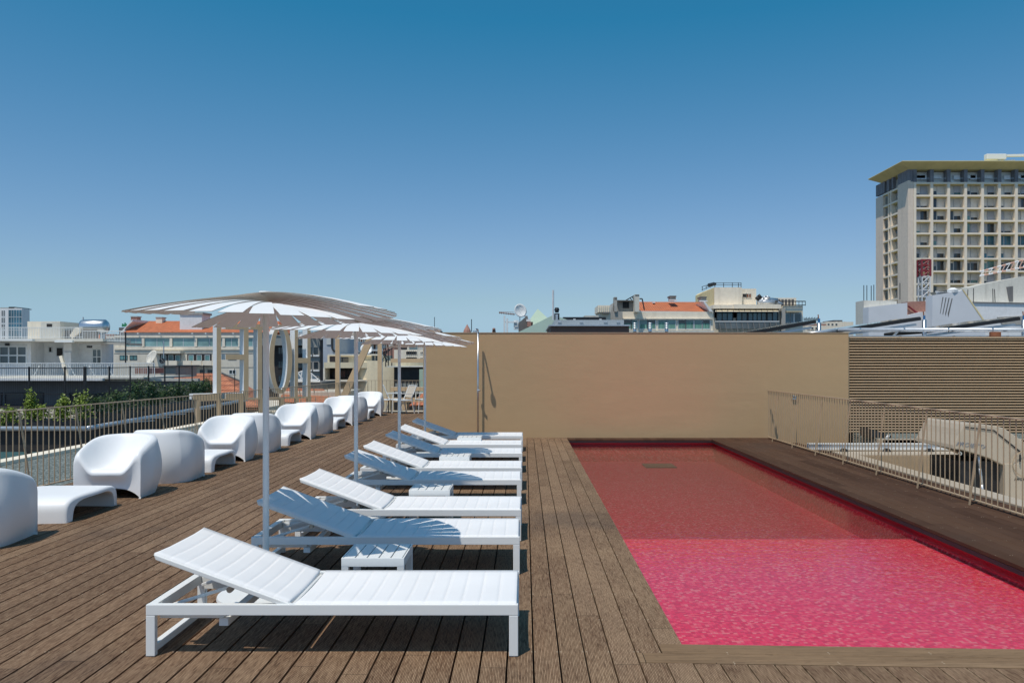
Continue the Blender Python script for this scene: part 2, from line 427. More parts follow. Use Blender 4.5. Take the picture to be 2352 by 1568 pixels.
struct('deck_frame', df, M['deck_x'], bevel=.002, seg=1)
dr = MB(); xa = 3.85
while xa < 5.1:
    dr.box(xa+.002, xa+.136, -4 if xa > 3.8 else 4, 16.9, -.035, .0)
    xa += .138
struct('deck_by_fence', dr, M['deck_dark'], bevel=.003, seg=1)
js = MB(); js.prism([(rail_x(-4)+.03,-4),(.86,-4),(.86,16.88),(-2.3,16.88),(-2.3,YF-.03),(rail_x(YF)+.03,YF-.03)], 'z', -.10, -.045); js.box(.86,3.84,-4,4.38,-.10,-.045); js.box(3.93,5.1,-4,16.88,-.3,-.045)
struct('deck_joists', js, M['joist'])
# pool
ZW = -.095; ZB = -.465; ZS = -.195; YS = 8.1      # water level, deep floor, shallow shelf and its edge
pl = MB()
def quad(mb, a, b, c, d, m=0): mb.add([a,b,c,d], [(0,1,2,3)], m)
PX0, PX1, PY0, PY1 = .875, 3.92, 4.30, 16.62
quad(pl, (PX0,PY0,ZS),(PX1,PY0,ZS),(PX1,YS,ZS),(PX0,YS,ZS))
quad(pl, (PX0,YS,ZB),(PX0,YS,ZS),(PX1,YS,ZS),(PX1,YS,ZB))
quad(pl, (PX0,YS,ZB),(PX1,YS,ZB),(PX1,PY1,ZB),(PX0,PY1,ZB))
quad(pl, (PX0,PY0,ZB),(PX0,PY1,ZB),(PX0,PY1,-.046),(PX0,PY0,-.046))
quad(pl, (PX1,PY0,ZB),(PX1,PY0,-.046),(PX1,PY1,-.046),(PX1,PY1,ZB))
quad(pl, (PX0,PY1,ZB),(PX1,PY1,ZB),(PX1,PY1,-.046),(PX0,PY1,-.046))
quad(pl, (PX0,PY0,ZB),(PX0,PY0,-.046),(PX1,PY0,-.046),(PX1,PY0,ZB))
pool = struct('pool_basin', pl, M['mosaic'])
wt = MB(); e_ = .002
prof = [(PY0+e_,ZW),(PY0+e_,ZS+e_),(YS+e_,ZS+e_),(YS+e_,ZB+e_),(PY1-e_,ZB+e_),(PY1-e_,ZW)]
wt.prism(prof, 'x', PX0+e_, PX1-e_)
struct('water', wt, M['water'])
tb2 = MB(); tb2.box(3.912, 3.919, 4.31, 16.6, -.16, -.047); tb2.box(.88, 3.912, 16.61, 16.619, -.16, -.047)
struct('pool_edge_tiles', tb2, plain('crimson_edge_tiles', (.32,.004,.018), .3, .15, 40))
fa = MB(); fa.box(3.853, 3.905, 4.35, 16.57, -.075, -.037); fa.box(.80, 3.853, 16.56, 16.6, -.07, -.037)  # black strips painting the shade under the deck overhang, right side and far end
struct('pool_edge_shade', fa, M['black'])
dx = MB()
dx.box(.888, 3.85, 16.56, 16.9, -.035, 0)
struct('deck_far_edge', dx, M['deck_dark'], bevel=.002, seg=1)
dg = MB(); dg.box(2.35, 2.95, 15.6, 16.15, ZB+.002, ZB+.02)
for i in range(12): dg.box(2.37+i*.048, 2.395+i*.048, 15.62, 16.13, ZB+.02, ZB+.026, 1)
tag(dg.build('drain_grate', [M['dark_steel'], M['rust']]), 'dark rectangular drain grate under the water near the far end of the red pool', 'drain')
# tan wall
wl_ = MB(); wl_.box(-2.13, 6.8, 16.9, 17.2, -1.2, 2.195)
wl_.box(-2.15, 6.8, 16.88, 17.22, 2.195, 2.215, 1)
wroot = thing('terrace_wall', 'long smooth tan rendered wall closing the far end of the pool', 'wall', (2.3,16.9,0))
MBw = MB(); MBw.box(-2.13, 6.8, 16.9, 17.2, -1.2, 2.19)
MBw.build('render', M['plaster'], wroot, bevel=.008)
c_ = MB(); c_.box(-2.14, 6.81, 16.89, 17.21, 2.193, 2.208); c_.build('coping', M['tan_metal'], wroot)
t_ = MB()
for dx_, dz_ in ((0,0),(.045,-.02)): t_.tube((5.63+dx_,16.9,.88+dz_),(5.63+dx_,16.84,.88+dz_),.018,10)
t_.box(5.6,5.7,16.86,16.895,.80,.84); t_.build('hook', M['steel'], wroot)
# louvre wall
lr = thing('louvre_screen', 'tan screen of horizontal louvres right of the plain tan wall', 'louvre wall', (10,16.95,0))
lb = MB(); lb.box(6.805, 18, 17.04, 17.1, .08, 2.07); lb.build('backing', M['gap'], lr)
ls = MB(); z = .12
while z < 2.08:
    ls.prism([(17.03, z+.036),(16.955, z+.012),(16.95, z),(16.955,z-.006),(17.03, z+.008)], 'x', 6.803, 18); z += .0585
ls.build('louvre_blades', M['louvre'], lr)
lc = MB(); lc.box(6.803, 18, 16.94, 17.1, 2.085, 2.12); lc.box(6.803,6.83,16.945,17.1,.08,2.08); lc.build('frame', M['tan_metal'], lr)
# flat roof behind the wall
rf = MB(); rf.box(-2.1, 34, 17.25, 34, -22, 1.75); tag(rf.build('flat_roof_block', M['tar']), 'dark felt flat roof block hidden behind the tan wall, carrying the solar collectors', 'building')
# building body under the terrace
bb = MB(); bb.box(-8.75, .85, -6, 27.6, -22, -.17); bb.box(.85, 3.94, -6, 17.2, -22, -.5); bb.box(3.94,5.6,-6,17.2,-22,-.31); bb.box(5.6, 20, -6, 17.2, -22, -1.6)
tag(bb.build('terrace_building', M['cream2']), 'cream building body carrying the wooden roof terrace and the pool', 'building')
gv = MB(); gv.box(-8.6, -5.0, -4, 27.4, -.17, -.12); gv.box(-8.6, -2.14, YF+.05, 27.4, -.168, -.121); gv.box(6.9, 20, 15.5, 16.95, -.5, .09)
tag(gv.build('gravel', M['gravel']), 'grey green gravel strip between terrace deck and parapet', None, kind='stuff')
pp = MB(); pp.box(-8.9,-8.6,-4,27.6,-.6,-.06); pp.box(-8.6,-2.14,27.4,27.65,-.6,-.06)
tag(pp.build('roof_parapet', M['cream2'], bevel=.01), 'low pale parapet kerb along the outer edge of the gravel strip', 'parapet')

# ------------------------------------------------------------------ railings
def railing(name, label, pts, spacing=.11, H=1.0, lean=(-.18,0), every=10, near=Vector((0,0,0))):
    root = thing(name, label, 'railing', (pts[0][0], pts[0][1], 0))
    bars = []; top = MB(); bot = MB()
    for (a, b) in zip(pts[:-1], pts[1:]):
        a = Vector((a[0],a[1],0)); b = Vector((b[0],b[1],0)); L = (b-a).length; d = (b-a)/L
        top.bar(a+Vector((0,0,H)), b+Vector((0,0,H)), .042, .012); bot.bar(a+Vector((0,0,.035)), b+Vector((0,0,.035)), .036, .012)
        n = int(L/spacing)
        for i in range(n+1):
            p = a + d*(i*spacing); bars.append((p, i % every == 0, d))
    top.build('handrail', M['tan_metal'], root); bot.build('bottom_rail', M['tan_metal'], root)
    bars.sort(key=lambda t: (t[0]-near).length)
    rest = MB(); nst = 0
    for i, (p, st, d) in enumerate(bars):
        mb = MB() if i < 100 else rest
        mb.tube(p+Vector((0,0,.035)), p+Vector((0,0,H)), .0065, 6, cap=False)
        if i < 100: mb.build('baluster', M['tan_metal'], root, smooth=True)
    if rest.v: tag(rest.build('balusters', M['tan_metal'], root, smooth=True), kind='stuff')
    for i, (p, st, d) in enumerate(bars):
        if st:
            mb = MB(); q = p + Vector((lean[0], lean[1], -.14))
            mb.bar(p+Vector((0,0,H-.02)), q, .008, .03); mb.build('brace', M['tan_metal'], root)
    return root
railing('terrace_railing', 'tan metal baluster railing along the left edge of the terrace', [(rail_x(2.0),2.0),(rail_x(YF),YF)], lean=(.17,0))
railing('terrace_railing', 'tan metal baluster railing across the far end of the terrace behind the white chairs', [(rail_x(YF)+.06,YF),(-2.2,YF)], spacing=.12, lean=(0,.15))
railing('terrace_railing', 'tan metal railing with slanted braces along the right side of the pool deck', [(5.06,3.0),(5.06,16.75)], lean=(-.14,0), spacing=.108, every=11)
#SECTION_FURNITURE
# ------------------------------------------------------------------ sun loungers
LW = .3585
def quilted(x0, x1, hw, n, sag, z0, bulge=.009, thick=.02, flip=False):
    """grid surface with padded channels; local coords x along, y across"""
    mb = MB(); nu = n*6; nv = 12; top = []; bot = []
    fr_ = [0,.055,.22,.5,.78,.945]; hq = [0,.80,.96,1.0,.96,.80]
    for i in range(nu+1):
        c = i//6; x = x0 + (x1-x0)*(c+fr_[i % 6])/n if i < nu else x1
        q = hq[i % 6]
        for j in range(nv+1):
            t = -1 + 2*j/nv; y = t*hw
            edge = 1 - abs(t)**8
            z = z0 - sag*(1-t*t) + (bulge*q)*edge
            top.append((x,y,z)); bot.append((x,y,z0 - sag*(1-t*t) - thick))
    nn = (nu+1)*(nv+1); mb.v = top + bot; w = nv+1
    for i in range(nu):
        for j in range(nv):
            a = i*w+j; mb.f.append([a,a+1,a+w+1,a+w]); mb.f.append([nn+a,nn+a+w,nn+a+w+1,nn+a+1])
        for j in (0, nv):
            a = i*w+j; mb.f.append([a,a+w,nn+a+w,nn+a] if j == 0 else [a,nn+a,nn+a+w,a+w])
    for i in (0, nu):
        for j in range(nv):
            a = i*w+j; mb.f.append([a,nn+a,nn+a+1,a+1] if i == 0 else [a,a+1,nn+a+1,nn+a])
    mb.m = [0]*len(mb.f); return mb
def make_lounger():
    root = thing('sun_lounger', '', 'sun lounger', (0,0,0), 'white sun loungers in a row beside the pool')
    wm = M['white_paint']
    for sy in (-1, 1):
        b = MB(); y0 = sy*LW; y1 = sy*(LW-.035); b.box(-1.0, 1.0, y0, y1, .222, .28); b.build('side_rail', wm, root, bevel=.004)
        for sx in (-1, 1):
            b = MB(); b.box(sx*1.0, sx*.951, y0, y1, .003, .222); b.build('leg', wm, root, bevel=.004)
    b = MB(); b.box(-.999,-.951,-LW+.035,LW-.035,.222,.279); b.build('head_crossbar', wm, root, bevel=.004)
    b = MB(); b.box(.951,.999,-LW+.035,LW-.035,.205,.245); b.build('foot_crossbar', wm, root, bevel=.004)
    b = MB(); b.box(-.995,-.955,-LW+.035,LW-.035,.02,.06); b.build('floor_bar', wm, root, bevel=.006)
    HX = -.225
    b = quilted(HX+.02, .992, LW-.012, 12, .014, .284, bulge=.005)
    # end flap turned down over the foot bar
    b.build('seat_sling', M['sling'], root, smooth=True)
    # backrest frame and padded sling, tilted about the hinge
    ang = R(20); ca, sa = math.cos(ang), math.sin(ang); BL = .785
    def tilt(mb):
        mb.v = [(HX - p[0]*ca - (p[2])*sa*-1*-1, p[1], .275 + p[0]*sa + p[2]*ca) for p in mb.v]; return mb
    fr = MB()
    for sy in (-1, 1): fr.box(0, BL, sy*(LW-.012), sy*(LW-.042), -.028, .004)
    fr.box(BL-.03, BL, -LW+.03, LW-.03, -.03, .002); fr.box(.0,.03,-LW+.042,LW-.042,-.04,-.012)
    tilt(fr).build('backrest_frame', wm, root, bevel=.004)
    bs = quilted(.012, BL-.004, LW-.020, 9, .011, .012, bulge=.005)
    tilt(bs).build('backrest_sling', M['sling'], root, smooth=True)
    pr = MB()
    for sy in (-.2, .2):
        pr.bar((-.92, sy, .235), (-.56, sy, .345), .022, .016)
    pr.tube((-.56,-.3,.345),(-.56,.3,.345),.009,8)
    pr.build('prop_stay', wm, root, bevel=.002)
    rk = MB(); rk.box(-.95,-.60,.265,.30,.19,.262); rk.box(-.95,-.60,-.30,-.265,.19,.262)
    rk.box(-.62,-.57,-.322,.322,.155,.195); rk.build('ratchet_rail', wm, root, bevel=.003)
    for sy in (-.27, .27):
        bt = MB(); bt.tube((-.56,sy-.062,.352),(-.56,sy-.04,.352),.017,12); bt.build('pivot_bolt', M['bolt'], root)
    return root
lounger_ys = [4.325, 6.0, 7.115, 8.92, 9.94, 11.53, 12.76, 14.26]
lab = ['white quilted sun lounger nearest the camera, fully in the sun',
       'white sun lounger shaded by the nearest parasol, just behind the first slatted side table',
       'white sunlit lounger directly behind the first shaded one, third from the camera',
       'white sun lounger shaded by the second parasol, behind the second side table',
       'white sunlit lounger between the two loungers shaded by the second and third parasols',
       'white sun lounger shaded by the third parasol',
       'white sunlit lounger last but one before the tan wall',
       'white shaded sun lounger farthest from the camera, closest to the tan wall']
lg = make_lounger()
for i, y in enumerate(lounger_ys):
    o = lg if i == 0 else copy_tree(lg)
    o.location = (-1.035 + random.uniform(-.006,.012)*(i>0), y + LW, 0); o.rotation_euler[2] = R([0,.25,-.3,.4,-.2,.3,-.3,.2][i]); o['label'] = lab[i]
# ------------------------------------------------------------------ side tables
def make_table():
    root = thing('side_table', '', 'side table', (0,0,0), 'white slatted side tables between the loungers')
    h = .335; a = .2; wm = M['white_paint']
    for i in range(5):
        w = (2*a-.02)/5
        b = MB(); x0 = -a+.01+i*w; b.box(x0+.004, x0+w-.004, -a+.012, a-.012, h-.016, h+.001); b.build('slat', wm, root, bevel=.002)
    b = MB()
    b.box(-a, a, -a, -a+.011, h-.055, h); b.box(-a, a, a-.011, a, h-.055, h); b.box(-a,-a+.009,-a+.011,a-.011,h-.055,h); b.box(a-.009,a,-a+.011,a-.011,h-.055,h)
    b.build('apron', wm, root, bevel=.002)
    for sx in (-1,1):
        for sy in (-1,1):
            b = MB(); b.box(sx*a, sx*(a-.045), sy*(a-.001), sy*(a-.04), .0, h-.055); b.build('leg', wm, root, bevel=.003)
    return root
tb = make_table()
tl = ['white slatted side table between the nearest lounger and the first shaded lounger',
      'white slatted side table behind the third lounger, half in parasol shade',
      'small white slatted side table between the fifth and sixth loungers',
      'white slatted side table beside the farthest lounger at the tan wall']
for i, (x, y) in enumerate([(-.968,5.33),(-.93,8.06),(-.93,10.85),(-.92,13.55)]):
    o = tb if i == 0 else copy_tree(tb)
    o.location = (x, y, 0); o['label'] = tl[i]
# ------------------------------------------------------------------ parasols
def make_parasol():
    root = thing('parasol', '', 'parasol', (0,0,0), 'white slatted parasols between the loungers')
    b = MB(); b.lathe([(0,0),(.31,0),(.315,.01),(.31,.028),(.07,.034),(.05,.06),(0,.06)], n=40); b.build('base', M['white_paint'], root, smooth=False)
    b = MB(); b.tube((0,0,.03),(0,0,1.955),.0205,20); o = b.build('pole', M['white_paint'], root); shade_auto(o)
    b = MB(); b.lathe([(0,1.93),(.028,1.93),(.03,1.955),(.024,1.962),(0,1.962)], n=16); o = b.build('collar', M['alu'], root)
    N = 16; RR = .872; z0 = 1.962; dz = .094/N; drop = .122
    for k in range(N):
        th = R(-50 + k*180/N)        # measured from the camera side, turning left
        d = Vector((-math.sin(th), -math.cos(th), 0)); p = Vector((d.y, -d.x, 0))
        mb = MB(); ns = 18; tw = .0017
        tops = []; bots = []
        for i in range(-ns, ns+1):
            r = RR*i/ns; w = .032 + .037*(abs(r)/RR)
            zz = z0 + k*dz - drop*(abs(r)/RR)**1.75
            roll = 0
            for sgn in (-1, 1):
                q = d*r + p*(w*sgn); zt = zz + (roll*w*sgn*(1 if r > 0 else -1))*.5
                tops.append((q.x,q.y,zt+tw)); bots.append((q.x,q.y,zt-tw))
        n = len(tops); mb.v = tops + bots
        for i in range(0, n-2, 2):
            mb.f += [[i,i+1,i+3,i+2],[n+i,n+i+2,n+i+3,n+i+1],[i,i+2,n+i+2,n+i],[i+1,n+i+1,n+i+3,i+3]]
        mb.f += [[0,n,n+1,1],[n-2,n-1,2*n-1,2*n-2]]
        mb.m = [[0,0,1,1][i % 4] for i in range(4*(2*ns))] + [1,1]
        o = mb.build('slat', [M['slat_white'], M['slat_edge']], root)
    b = MB(); b.lathe([(0,2.050),(.045,2.050),(.045,2.059),(0,2.060)], n=20); b.build('hub_cap', M['white_paint'], root)
    return root
pa = make_parasol()
pl_ = ['white slatted parasol nearest the camera, its pole just behind the first lounger',
       'second white slatted parasol, its pole crossing the shaded backrest of the fourth lounger',
       'third white slatted parasol, between second parasol and the last one',
       'farthest white slatted parasol, at the left end of the tan wall']
for i, (x, y, rz) in enumerate([(-1.747,5.44,0),(-1.727,8.25,4),(-1.735,11.15,-5),(-1.745,14.1,7)]):
    o = pa if i == 0 else copy_tree(pa)
    o.location = (x, y, 0); o.rotation_euler[2] = R(rz); o['label'] = pl_[i]
# ------------------------------------------------------------------ blow-moulded armchairs and low tables
def sstep(a, b, x):
    t = max(0, min(1, (x-a)/(b-a))); return t*t*(3-2*t)
def armchair_mesh():
    n = 44; Wd, Dp = .755, .75
    mb = MB(); grid = []
    def plan(a, b):
        k = .84*sstep(-.5, 1, b)
        x = Wd/2*a*math.sqrt(1-k*b*b/2) * (1 + .045*(1-b*b))
        y = Dp/2*b*math.sqrt(1-k*a*a/2)
        if b < 0: y -= .03*(1-a*a)*(-b)
        return x, y
    def top(a, b):
        Rr = .535 + .150*math.sin(math.pi/2*min(1,(b+1)/1.75)) + .022*sstep(.2,1,b)*(1-a*a)
        Sx = .325 + .02*sstep(-.2,-1,b)
        thick = .60 if b < -.2 else .60
        bb = max(0, (b+.45)/1.45); rr = (abs(a)**2.5 + bb**2.5)**(1/2.5)
        t = max(0, min(1, (rr-.36-.04*sstep(-.2,-1,b))/.49)); w = 1-(1-t**1.9)**1.5
        z = Sx + (Rr-Sx)*w
        # round rim
        e = min((1-abs(a))*Wd/2, (1-b)*Dp/2); r = .085
        if e < r: z -= r*(1-math.sqrt(max(0, 1-(1-e/r)**2)))*.85
        ef = (1+b)*Dp/2; r2 = .075
        if ef < r2: z -= r2*(1-math.sqrt(max(0, 1-(1-ef/r2)**2)))*.9
        return z
    # finer sampling toward the rim
    def s(i): t = -1+2*i/n; return math.sin(t*math.pi/2)*.55 + t*.45
    for i in range(n+1):
        for j in range(n+1):
            a = s(i); b = s(j); x, y = plan(a, b); mb.v.append((x, y, top(a,b)))
    w = n+1
    for i in range(n):
        for j in range(n): mb.f.append([i*w+j,(i+1)*w+j,(i+1)*w+j+1,i*w+j+1])
    # ring of boundary vertices
    ring = [(i,0) for i in range(n)] + [(n,j) for j in range(n)] + [(i,n) for i in range(n,0,-1)] + [(0,j) for j in range(n,0,-1)]
    prev = [i*w+j for i,j in ring]; K = 14
    for k in range(1, K+1):
        t = k/K; cur = []
        for (i,j) in ring:
            a = s(i); b = s(j); x, y = plan(a,b); zt = top(a,b)
            zb = 0.0
            front = j == 0
            if front: zb = .115*(1-abs(a)**3.2)
            z = zt + (zb-zt)*t
            bul = math.sin(math.pi*min(1, (z/ max(zt,.01))))*.05
            if front:
                ff = (1-a*a); y += .10*ff*math.sin(math.pi*t*.9)*.55 + .07*t*t*ff   # waist under the seat lip
            else:
                cx = abs(a) if j not in (n,) else 1
                L = math.hypot(x, y); fr = min(1, (1+b)*1.6) if i in (0,n) else 1
                x *= 1 + bul*fr/ max(L,.01); y *= 1 + bul*fr/max(L,.01)*(.8 if b > 0 else .0)
                tuck = .075*t**3; x *= 1-tuck; y *= 1-tuck*(1 if b > 0 else 0)
            cur.append(len(mb.v)); mb.v.append((x,y,z))
        m_ = len(ring)
        for q in range(m_): mb.f.append([prev[q], cur[q], cur[(q+1)%m_], prev[(q+1)%m_]])
        prev = cur
    mb.m = [0]*len(mb.f); return mb
def lowtable_mesh():
    # bridge shape: profile in y-z, swept across x with a rounded plan
    mb = MB(); L = 1.08; H = .245; Wt = .74
    out = []; N = 40
    def outer(t):   # t 0..1 from near foot over the top to the far foot
        th = math.pi*(1-t); c, s_ = math.cos(th), math.sin(th)
        y = L/2*math.copysign(abs(c)**.38, c); z = H*abs(s_)**.38 * (1-.05*0)
        return y, z
    def inner(t):
        th = math.pi*(1-t); c, s_ = math.cos(th), math.sin(th)
        y = (L/2-.13)*math.copysign(abs(c)**.5, c) * (1-.10*(1-abs(c))); z = (H-.05)*abs(s_)**.42
        return y*(1+.10*(1-z/H)), z
    nx = 16; rows = []
    for i in range(nx+1):
        u = -1+2*i/nx; u = math.sin(u*math.pi/2)
        x = Wt/2*u; e = (1-abs(u)); r = e*Wt/2; rr = .03
        sh = 0 if r > rr else rr*(1-math.sqrt(max(0,1-(1-r/rr)**2)))
        ring = []
        for k in range(N+1):
            y, z = outer(k/N); f = 1 - .06*u*u
            ring.append((x*(1 + .09*(1-(2*y/L)**2)), y*f*(1-sh*.5), max(0, z-sh)))
        for k in range(N,-1,-1):
            y, z = inner(k/N); f = 1 - .06*u*u
            ring.append((x*(1 + .09*(1-(2*y/L)**2)), y*f, min(z + sh*.3, H-.045)))
        rows.append(ring)
    m_ = len(rows[0])
    for r in rows: mb.v += r
    for i in range(nx):
        for k in range(m_): mb.f.append([i*m_+k, i*m_+(k+1)%m_, (i+1)*m_+(k+1)%m_, (i+1)*m_+k])
    for i in (0, nx):
        for k in range(N):
            a = i*m_; q = [a+k, a+k+1, a+m_-2-k, a+m_-1-k]; mb.f.append(q)
    mb.m = [0]*len(mb.f); return mb
def add_sub(o):
    for p in o.data.polygons: p.use_smooth = True
    return o
gch = 'white moulded armchairs in a row along the left railing'
ch0 = None; period = [9.3, 12.8, 16.48, 20.16, 23.7]
def xr(y): return -4.46 + (max(0, y-12))*.018
words = ['first','second','third','fourth','last']
lt0 = None
def place_chair(x, y, face, label, dz=0):
    global ch0
    if ch0 is None:
        ch0 = add_sub(armchair_mesh().build('armchair', M['white_plastic'])); o = ch0
    else:
        o = ch0.copy(); S.collection.objects.link(o)
    o.location = (x, y, 0); o.rotation_euler[2] = R(face); tag(o, label, 'armchair', gch); return o
def place_low(x, y, rz, label):
    global lt0
    if lt0 is None:
        lt0 = add_sub(lowtable_mesh().build('low_table', M['white_plastic'])); o = lt0; shade_auto(o, 50)
    else:
        o = lt0.copy(); S.collection.objects.link(o)
    o.location = (x, y, 0); o.rotation_euler[2] = R(rz); tag(o, label, 'low table', 'white moulded low tables between the armchairs'); return o
place_chair(xr(7)-.38, 7.02, 183, 'white moulded armchair cut by the left edge of the picture, back to the camera')
place_low(xr(8)-.42, 8.42, 1, 'white moulded low table nearest the camera, beside the cut off armchair')
bl = ['white armchair seen from behind, back to back with the nearest open armchair',
      'white armchair seen from behind, just right of the nearest parasol pole',
      'white armchair seen from behind, third one with its back to the camera',
      'white armchair seen from behind, partly covered by the second parasol pole']
fl = ['white armchair facing the camera beside the nearest low table',
      'white open armchair facing the camera just left of the nearest parasol pole',
      'white armchair facing the camera in the middle of the row, third open one',
      'white armchair facing the camera just left of the second parasol pole',
      'white armchair facing the camera at the far end of the row']
tlb = ['white low table in front of the second open armchair','white low table in front of the third open armchair',
       'white low table in front of the fourth open armchair','small looking white low table farthest from the camera']
for i, y in enumerate(period):
    place_chair(xr(y)-.395, y+.39, [4,2,3,2,5][i], fl[i])
    if i < 4:
        place_chair(xr(y)-.36, y+1.53, 180+[2,4,3,2][i], bl[i])
        ny = period[i+1]; place_low(xr(y)-.42, ny-.72, [1,2,1,2][i], tlb[i])
# ------------------------------------------------------------------ white sling chairs at the far end
def make_schair():
    root = thing('sling_chair', '', 'chair', (0,0,0), 'white sling chairs at the far end of the terrace')
    wm = M['white_paint']
    for sx in (-1,1):
        x = sx*.27
        b = MB(); b.bar((x,-.26,0),(x,-.22,.62),.03,.022); b.build('leg', wm, root, bevel=.003)
        b = MB(); b.bar((x,.24,0),(x,.14,.40),.03,.022); b.build('leg', wm, root, bevel=.003)
        b = MB(); b.bar((x,-.25,.625),(x,.22,.60),.035,.018); b.build('armrest', wm, root, bevel=.003)
        b = MB(); b.bar((x*.93,.12,.40),(x*.93,.32,.86),.022,.022); b.build('back_post', wm, root, bevel=.003)
    b = MB(); b.box(-.255,.255,-.25,.2,.395,.425); b.build('seat', wm, root, bevel=.006)
    b = MB(); b.hexa([(-.24,.175,.50),(.24,.175,.50),(.24,.19,.50),(-.24,.19,.50),(-.24,.315,.84),(.24,.315,.84),(.24,.33,.84),(-.24,.33,.84)]); b.build('back_sling', M['fabric_taupe'], root)
    b = MB(); b.bar((-.25,.322,.86),(.25,.322,.86),.022,.022); b.build('top_rail', wm, root, bevel=.003)
    return root
sc = make_schair()
for i, (x,y,r,l) in enumerate([(-3.75,24.95,-235,'white sling chair nearest, left of the farthest parasol pole by the far railing'),
                               (-3.15,25.35,-250,'white sling chair beside the end of the tan wall, back to the far railing'),
                               (-4.15,25.5,-80,'white sling chair tucked behind the front one against the far railing')]):
    o = sc if i == 0 else copy_tree(sc); o.location = (x,y,0); o.rotation_euler[2] = R(180+r); o['label'] = l
st = thing('patio_table', 'small white table beside the last moulded armchair at the far railing', 'table', (-4.55,25.3,0))
b = MB(); b.box(-4.85,-4.2,25.0,25.6,.40,.425); b.build('tabletop', M['white_paint'], st, bevel=.004)
for sx in (-4.82,-4.25):
    for sy in (25.03,25.55):
        b = MB(); b.box(sx,sx+.03,sy,sy+.03,0,.40); b.build('leg', M['dark_steel'], st)
# ------------------------------------------------------------------ poolside shower
sh = thing('pool_shower', 'slim chrome shower pole standing against the tan wall behind the loungers', 'shower', (-.97,16.74,0))
b = MB(); b.tube((-.97,16.74,0),(-.97,16.74,2.2),.02,12); o = b.build('pole', M['steel'], sh, smooth=True)
b = MB(); pts = [(-.97,16.74,2.2),(-.97,16.72,2.24),(-.972,16.66,2.262),(-.985,16.50,2.262),(-.995,16.40,2.255),(-1.0,16.37,2.22)]
b.path(pts, .017, 10); b.build('spout', M['steel'], sh, smooth=True)
b = MB(); b.tube((-1.0,16.37,2.225),(-1.0,16.37,2.19),.05,16); b.build('shower_head', M['steel'], sh)
b = MB(); b.tube((-.97,16.71,1.0),(-.92,16.68,1.0),.018,10); b.box(-.99,-.95,16.70,16.78,.97,1.03); b.build('tap', M['steel'], sh)
#SECTION_RIGHT
# ------------------------------------------------------------------ right side pit and machine
s_ = MB()
s_.box(5.11,5.74,-4,17.0,-.15,-.105)
struct('walkway', s_, M['deck_dark'])
s_ = MB(); s_.box(5.75,6.02,3,14.55,-1.6,-.08); s_.box(5.75,14,14.55,15.5,-1.6,-.08); s_.box(6.82,14,15.5,15.62,-.08,.10)
tag(s_.build('pit_kerb', M['bmu'], bevel=.01), 'pale kerb around the sunken service pit beyond the right railing', 'kerb')
pw = MB(); pw.box(6.02,14,14.50,14.545,-1.6,-.10); tag(pw.build('pit_lining', M['tan_metal']), 'tan metal lining on the far side of the service pit', 'cladding')
bm_ = thing('rail_beam', 'long white beam on small brackets beyond the right railing', 'beam', (6.8,15.1,0))
b = MB(); b.box(5.3,8.6,15.06,15.16,-.055,.065); b.box(5.3,8.6,15.04,15.06,.045,.07); b.build('beam', M['white_paint'], bm_, bevel=.005)
for xx in (5.95,6.75,7.55,8.35):
    b = MB(); b.prism([(xx-.07,-.08),(xx+.07,-.08),(xx+.03,-.02),(xx-.03,-.02)], 'y', 14.97, 15.05); b.build('bracket', M['dark_steel'], bm_)
sp = thing('spotlight', 'tiny white spotlight at the corner of the louvre screen and the wall', 'spotlight', (6.95,15.35,.1))
b = MB(); b.tube((6.95,15.4,-.02),(6.93,15.38,.14),.008,8); b.build('stem', M['alu'], sp)
b = MB(); b.tube((6.90,15.34,.14),(6.96,15.42,.17),.028,12); b.build('lamp_head', M['white_paint'], sp)
bt = MB(); bt.prism([(6.83,0.10),(7.25,.10),(7.25,.13),(6.83,.27)], 'y', 15.9, 16.4)
tag(bt.build('roof_hatch', M['dark_steel']), 'small dark hatch on the gravel at the foot of the louvre screen', 'hatch')
mz = thing('cleaning_cradle', 'beige facade cleaning machine with grey lettering parked behind the right railing', 'machine', (6.9,12,-.8))
YM = 12.0
def mpt(cx, cy, Y=YM): return PX(2156+.15*cx, 940.8+.15*cy, Y)
hood = [mpt(*p) for p in ((215,600),(225,540),(300,400),(345,300),(395,222),(430,205),(860,245),(1000,278),(1120,360),(1500,620),(1700,760),(1700,1200),(1307,1010),(1000,850),(760,735),(520,660),(350,612))]
b = MB(); b.prism(hood, 'y', YM, YM+1.15); b.build('hood', M['bmu'], mz, bevel=.015)
seam = [mpt(*p, Y=YM-.004) for p in ((395,255),(850,310),(1260,640),(1245,655),(845,325),(395,268))]
b = MB(); b.prism(seam, 'y', YM-.012, YM+.001); b.build('seam', M['black'], mz)
x0, z0 = mpt(1003, 820); x1, _ = mpt(1900, 820); _, z1 = mpt(1000, 1480)
b = MB(); b.box(x0, x1, YM-.02, YM+1.1, -1.5, z0); b.build('column', M['bmu'], mz, bevel=.01)
xa, za = mpt(360, 640); b = MB(); b.box(xa+.02, x0, YM+.12, YM+1.0, -1.5, z0+.02); b.build('engine_bay', M['black'], mz)
b = MB(); b.path([tuple([mpt(640,700)[0], YM+.05, mpt(640,700)[1]]), (mpt(660,900)[0], YM+.05, mpt(660,900)[1]), (mpt(690,1150)[0], YM+.05, mpt(690,1150)[1]), (mpt(715,1400)[0], YM+.05, mpt(715,1400)[1])], .02, 10)
b.build('hose', M['galv'], mz, smooth=True)
b = MB(); xh, zh = mpt(315, 665); b.lathe([(.012,-.01),(.026,-.01),(.026,.01),(.012,.01)], (xh, YM-.02, zh), 14, axis='y'); b.build('hook_ring', M['steel'], mz)
b = MB()
cx, cz = mpt(1330, 820)
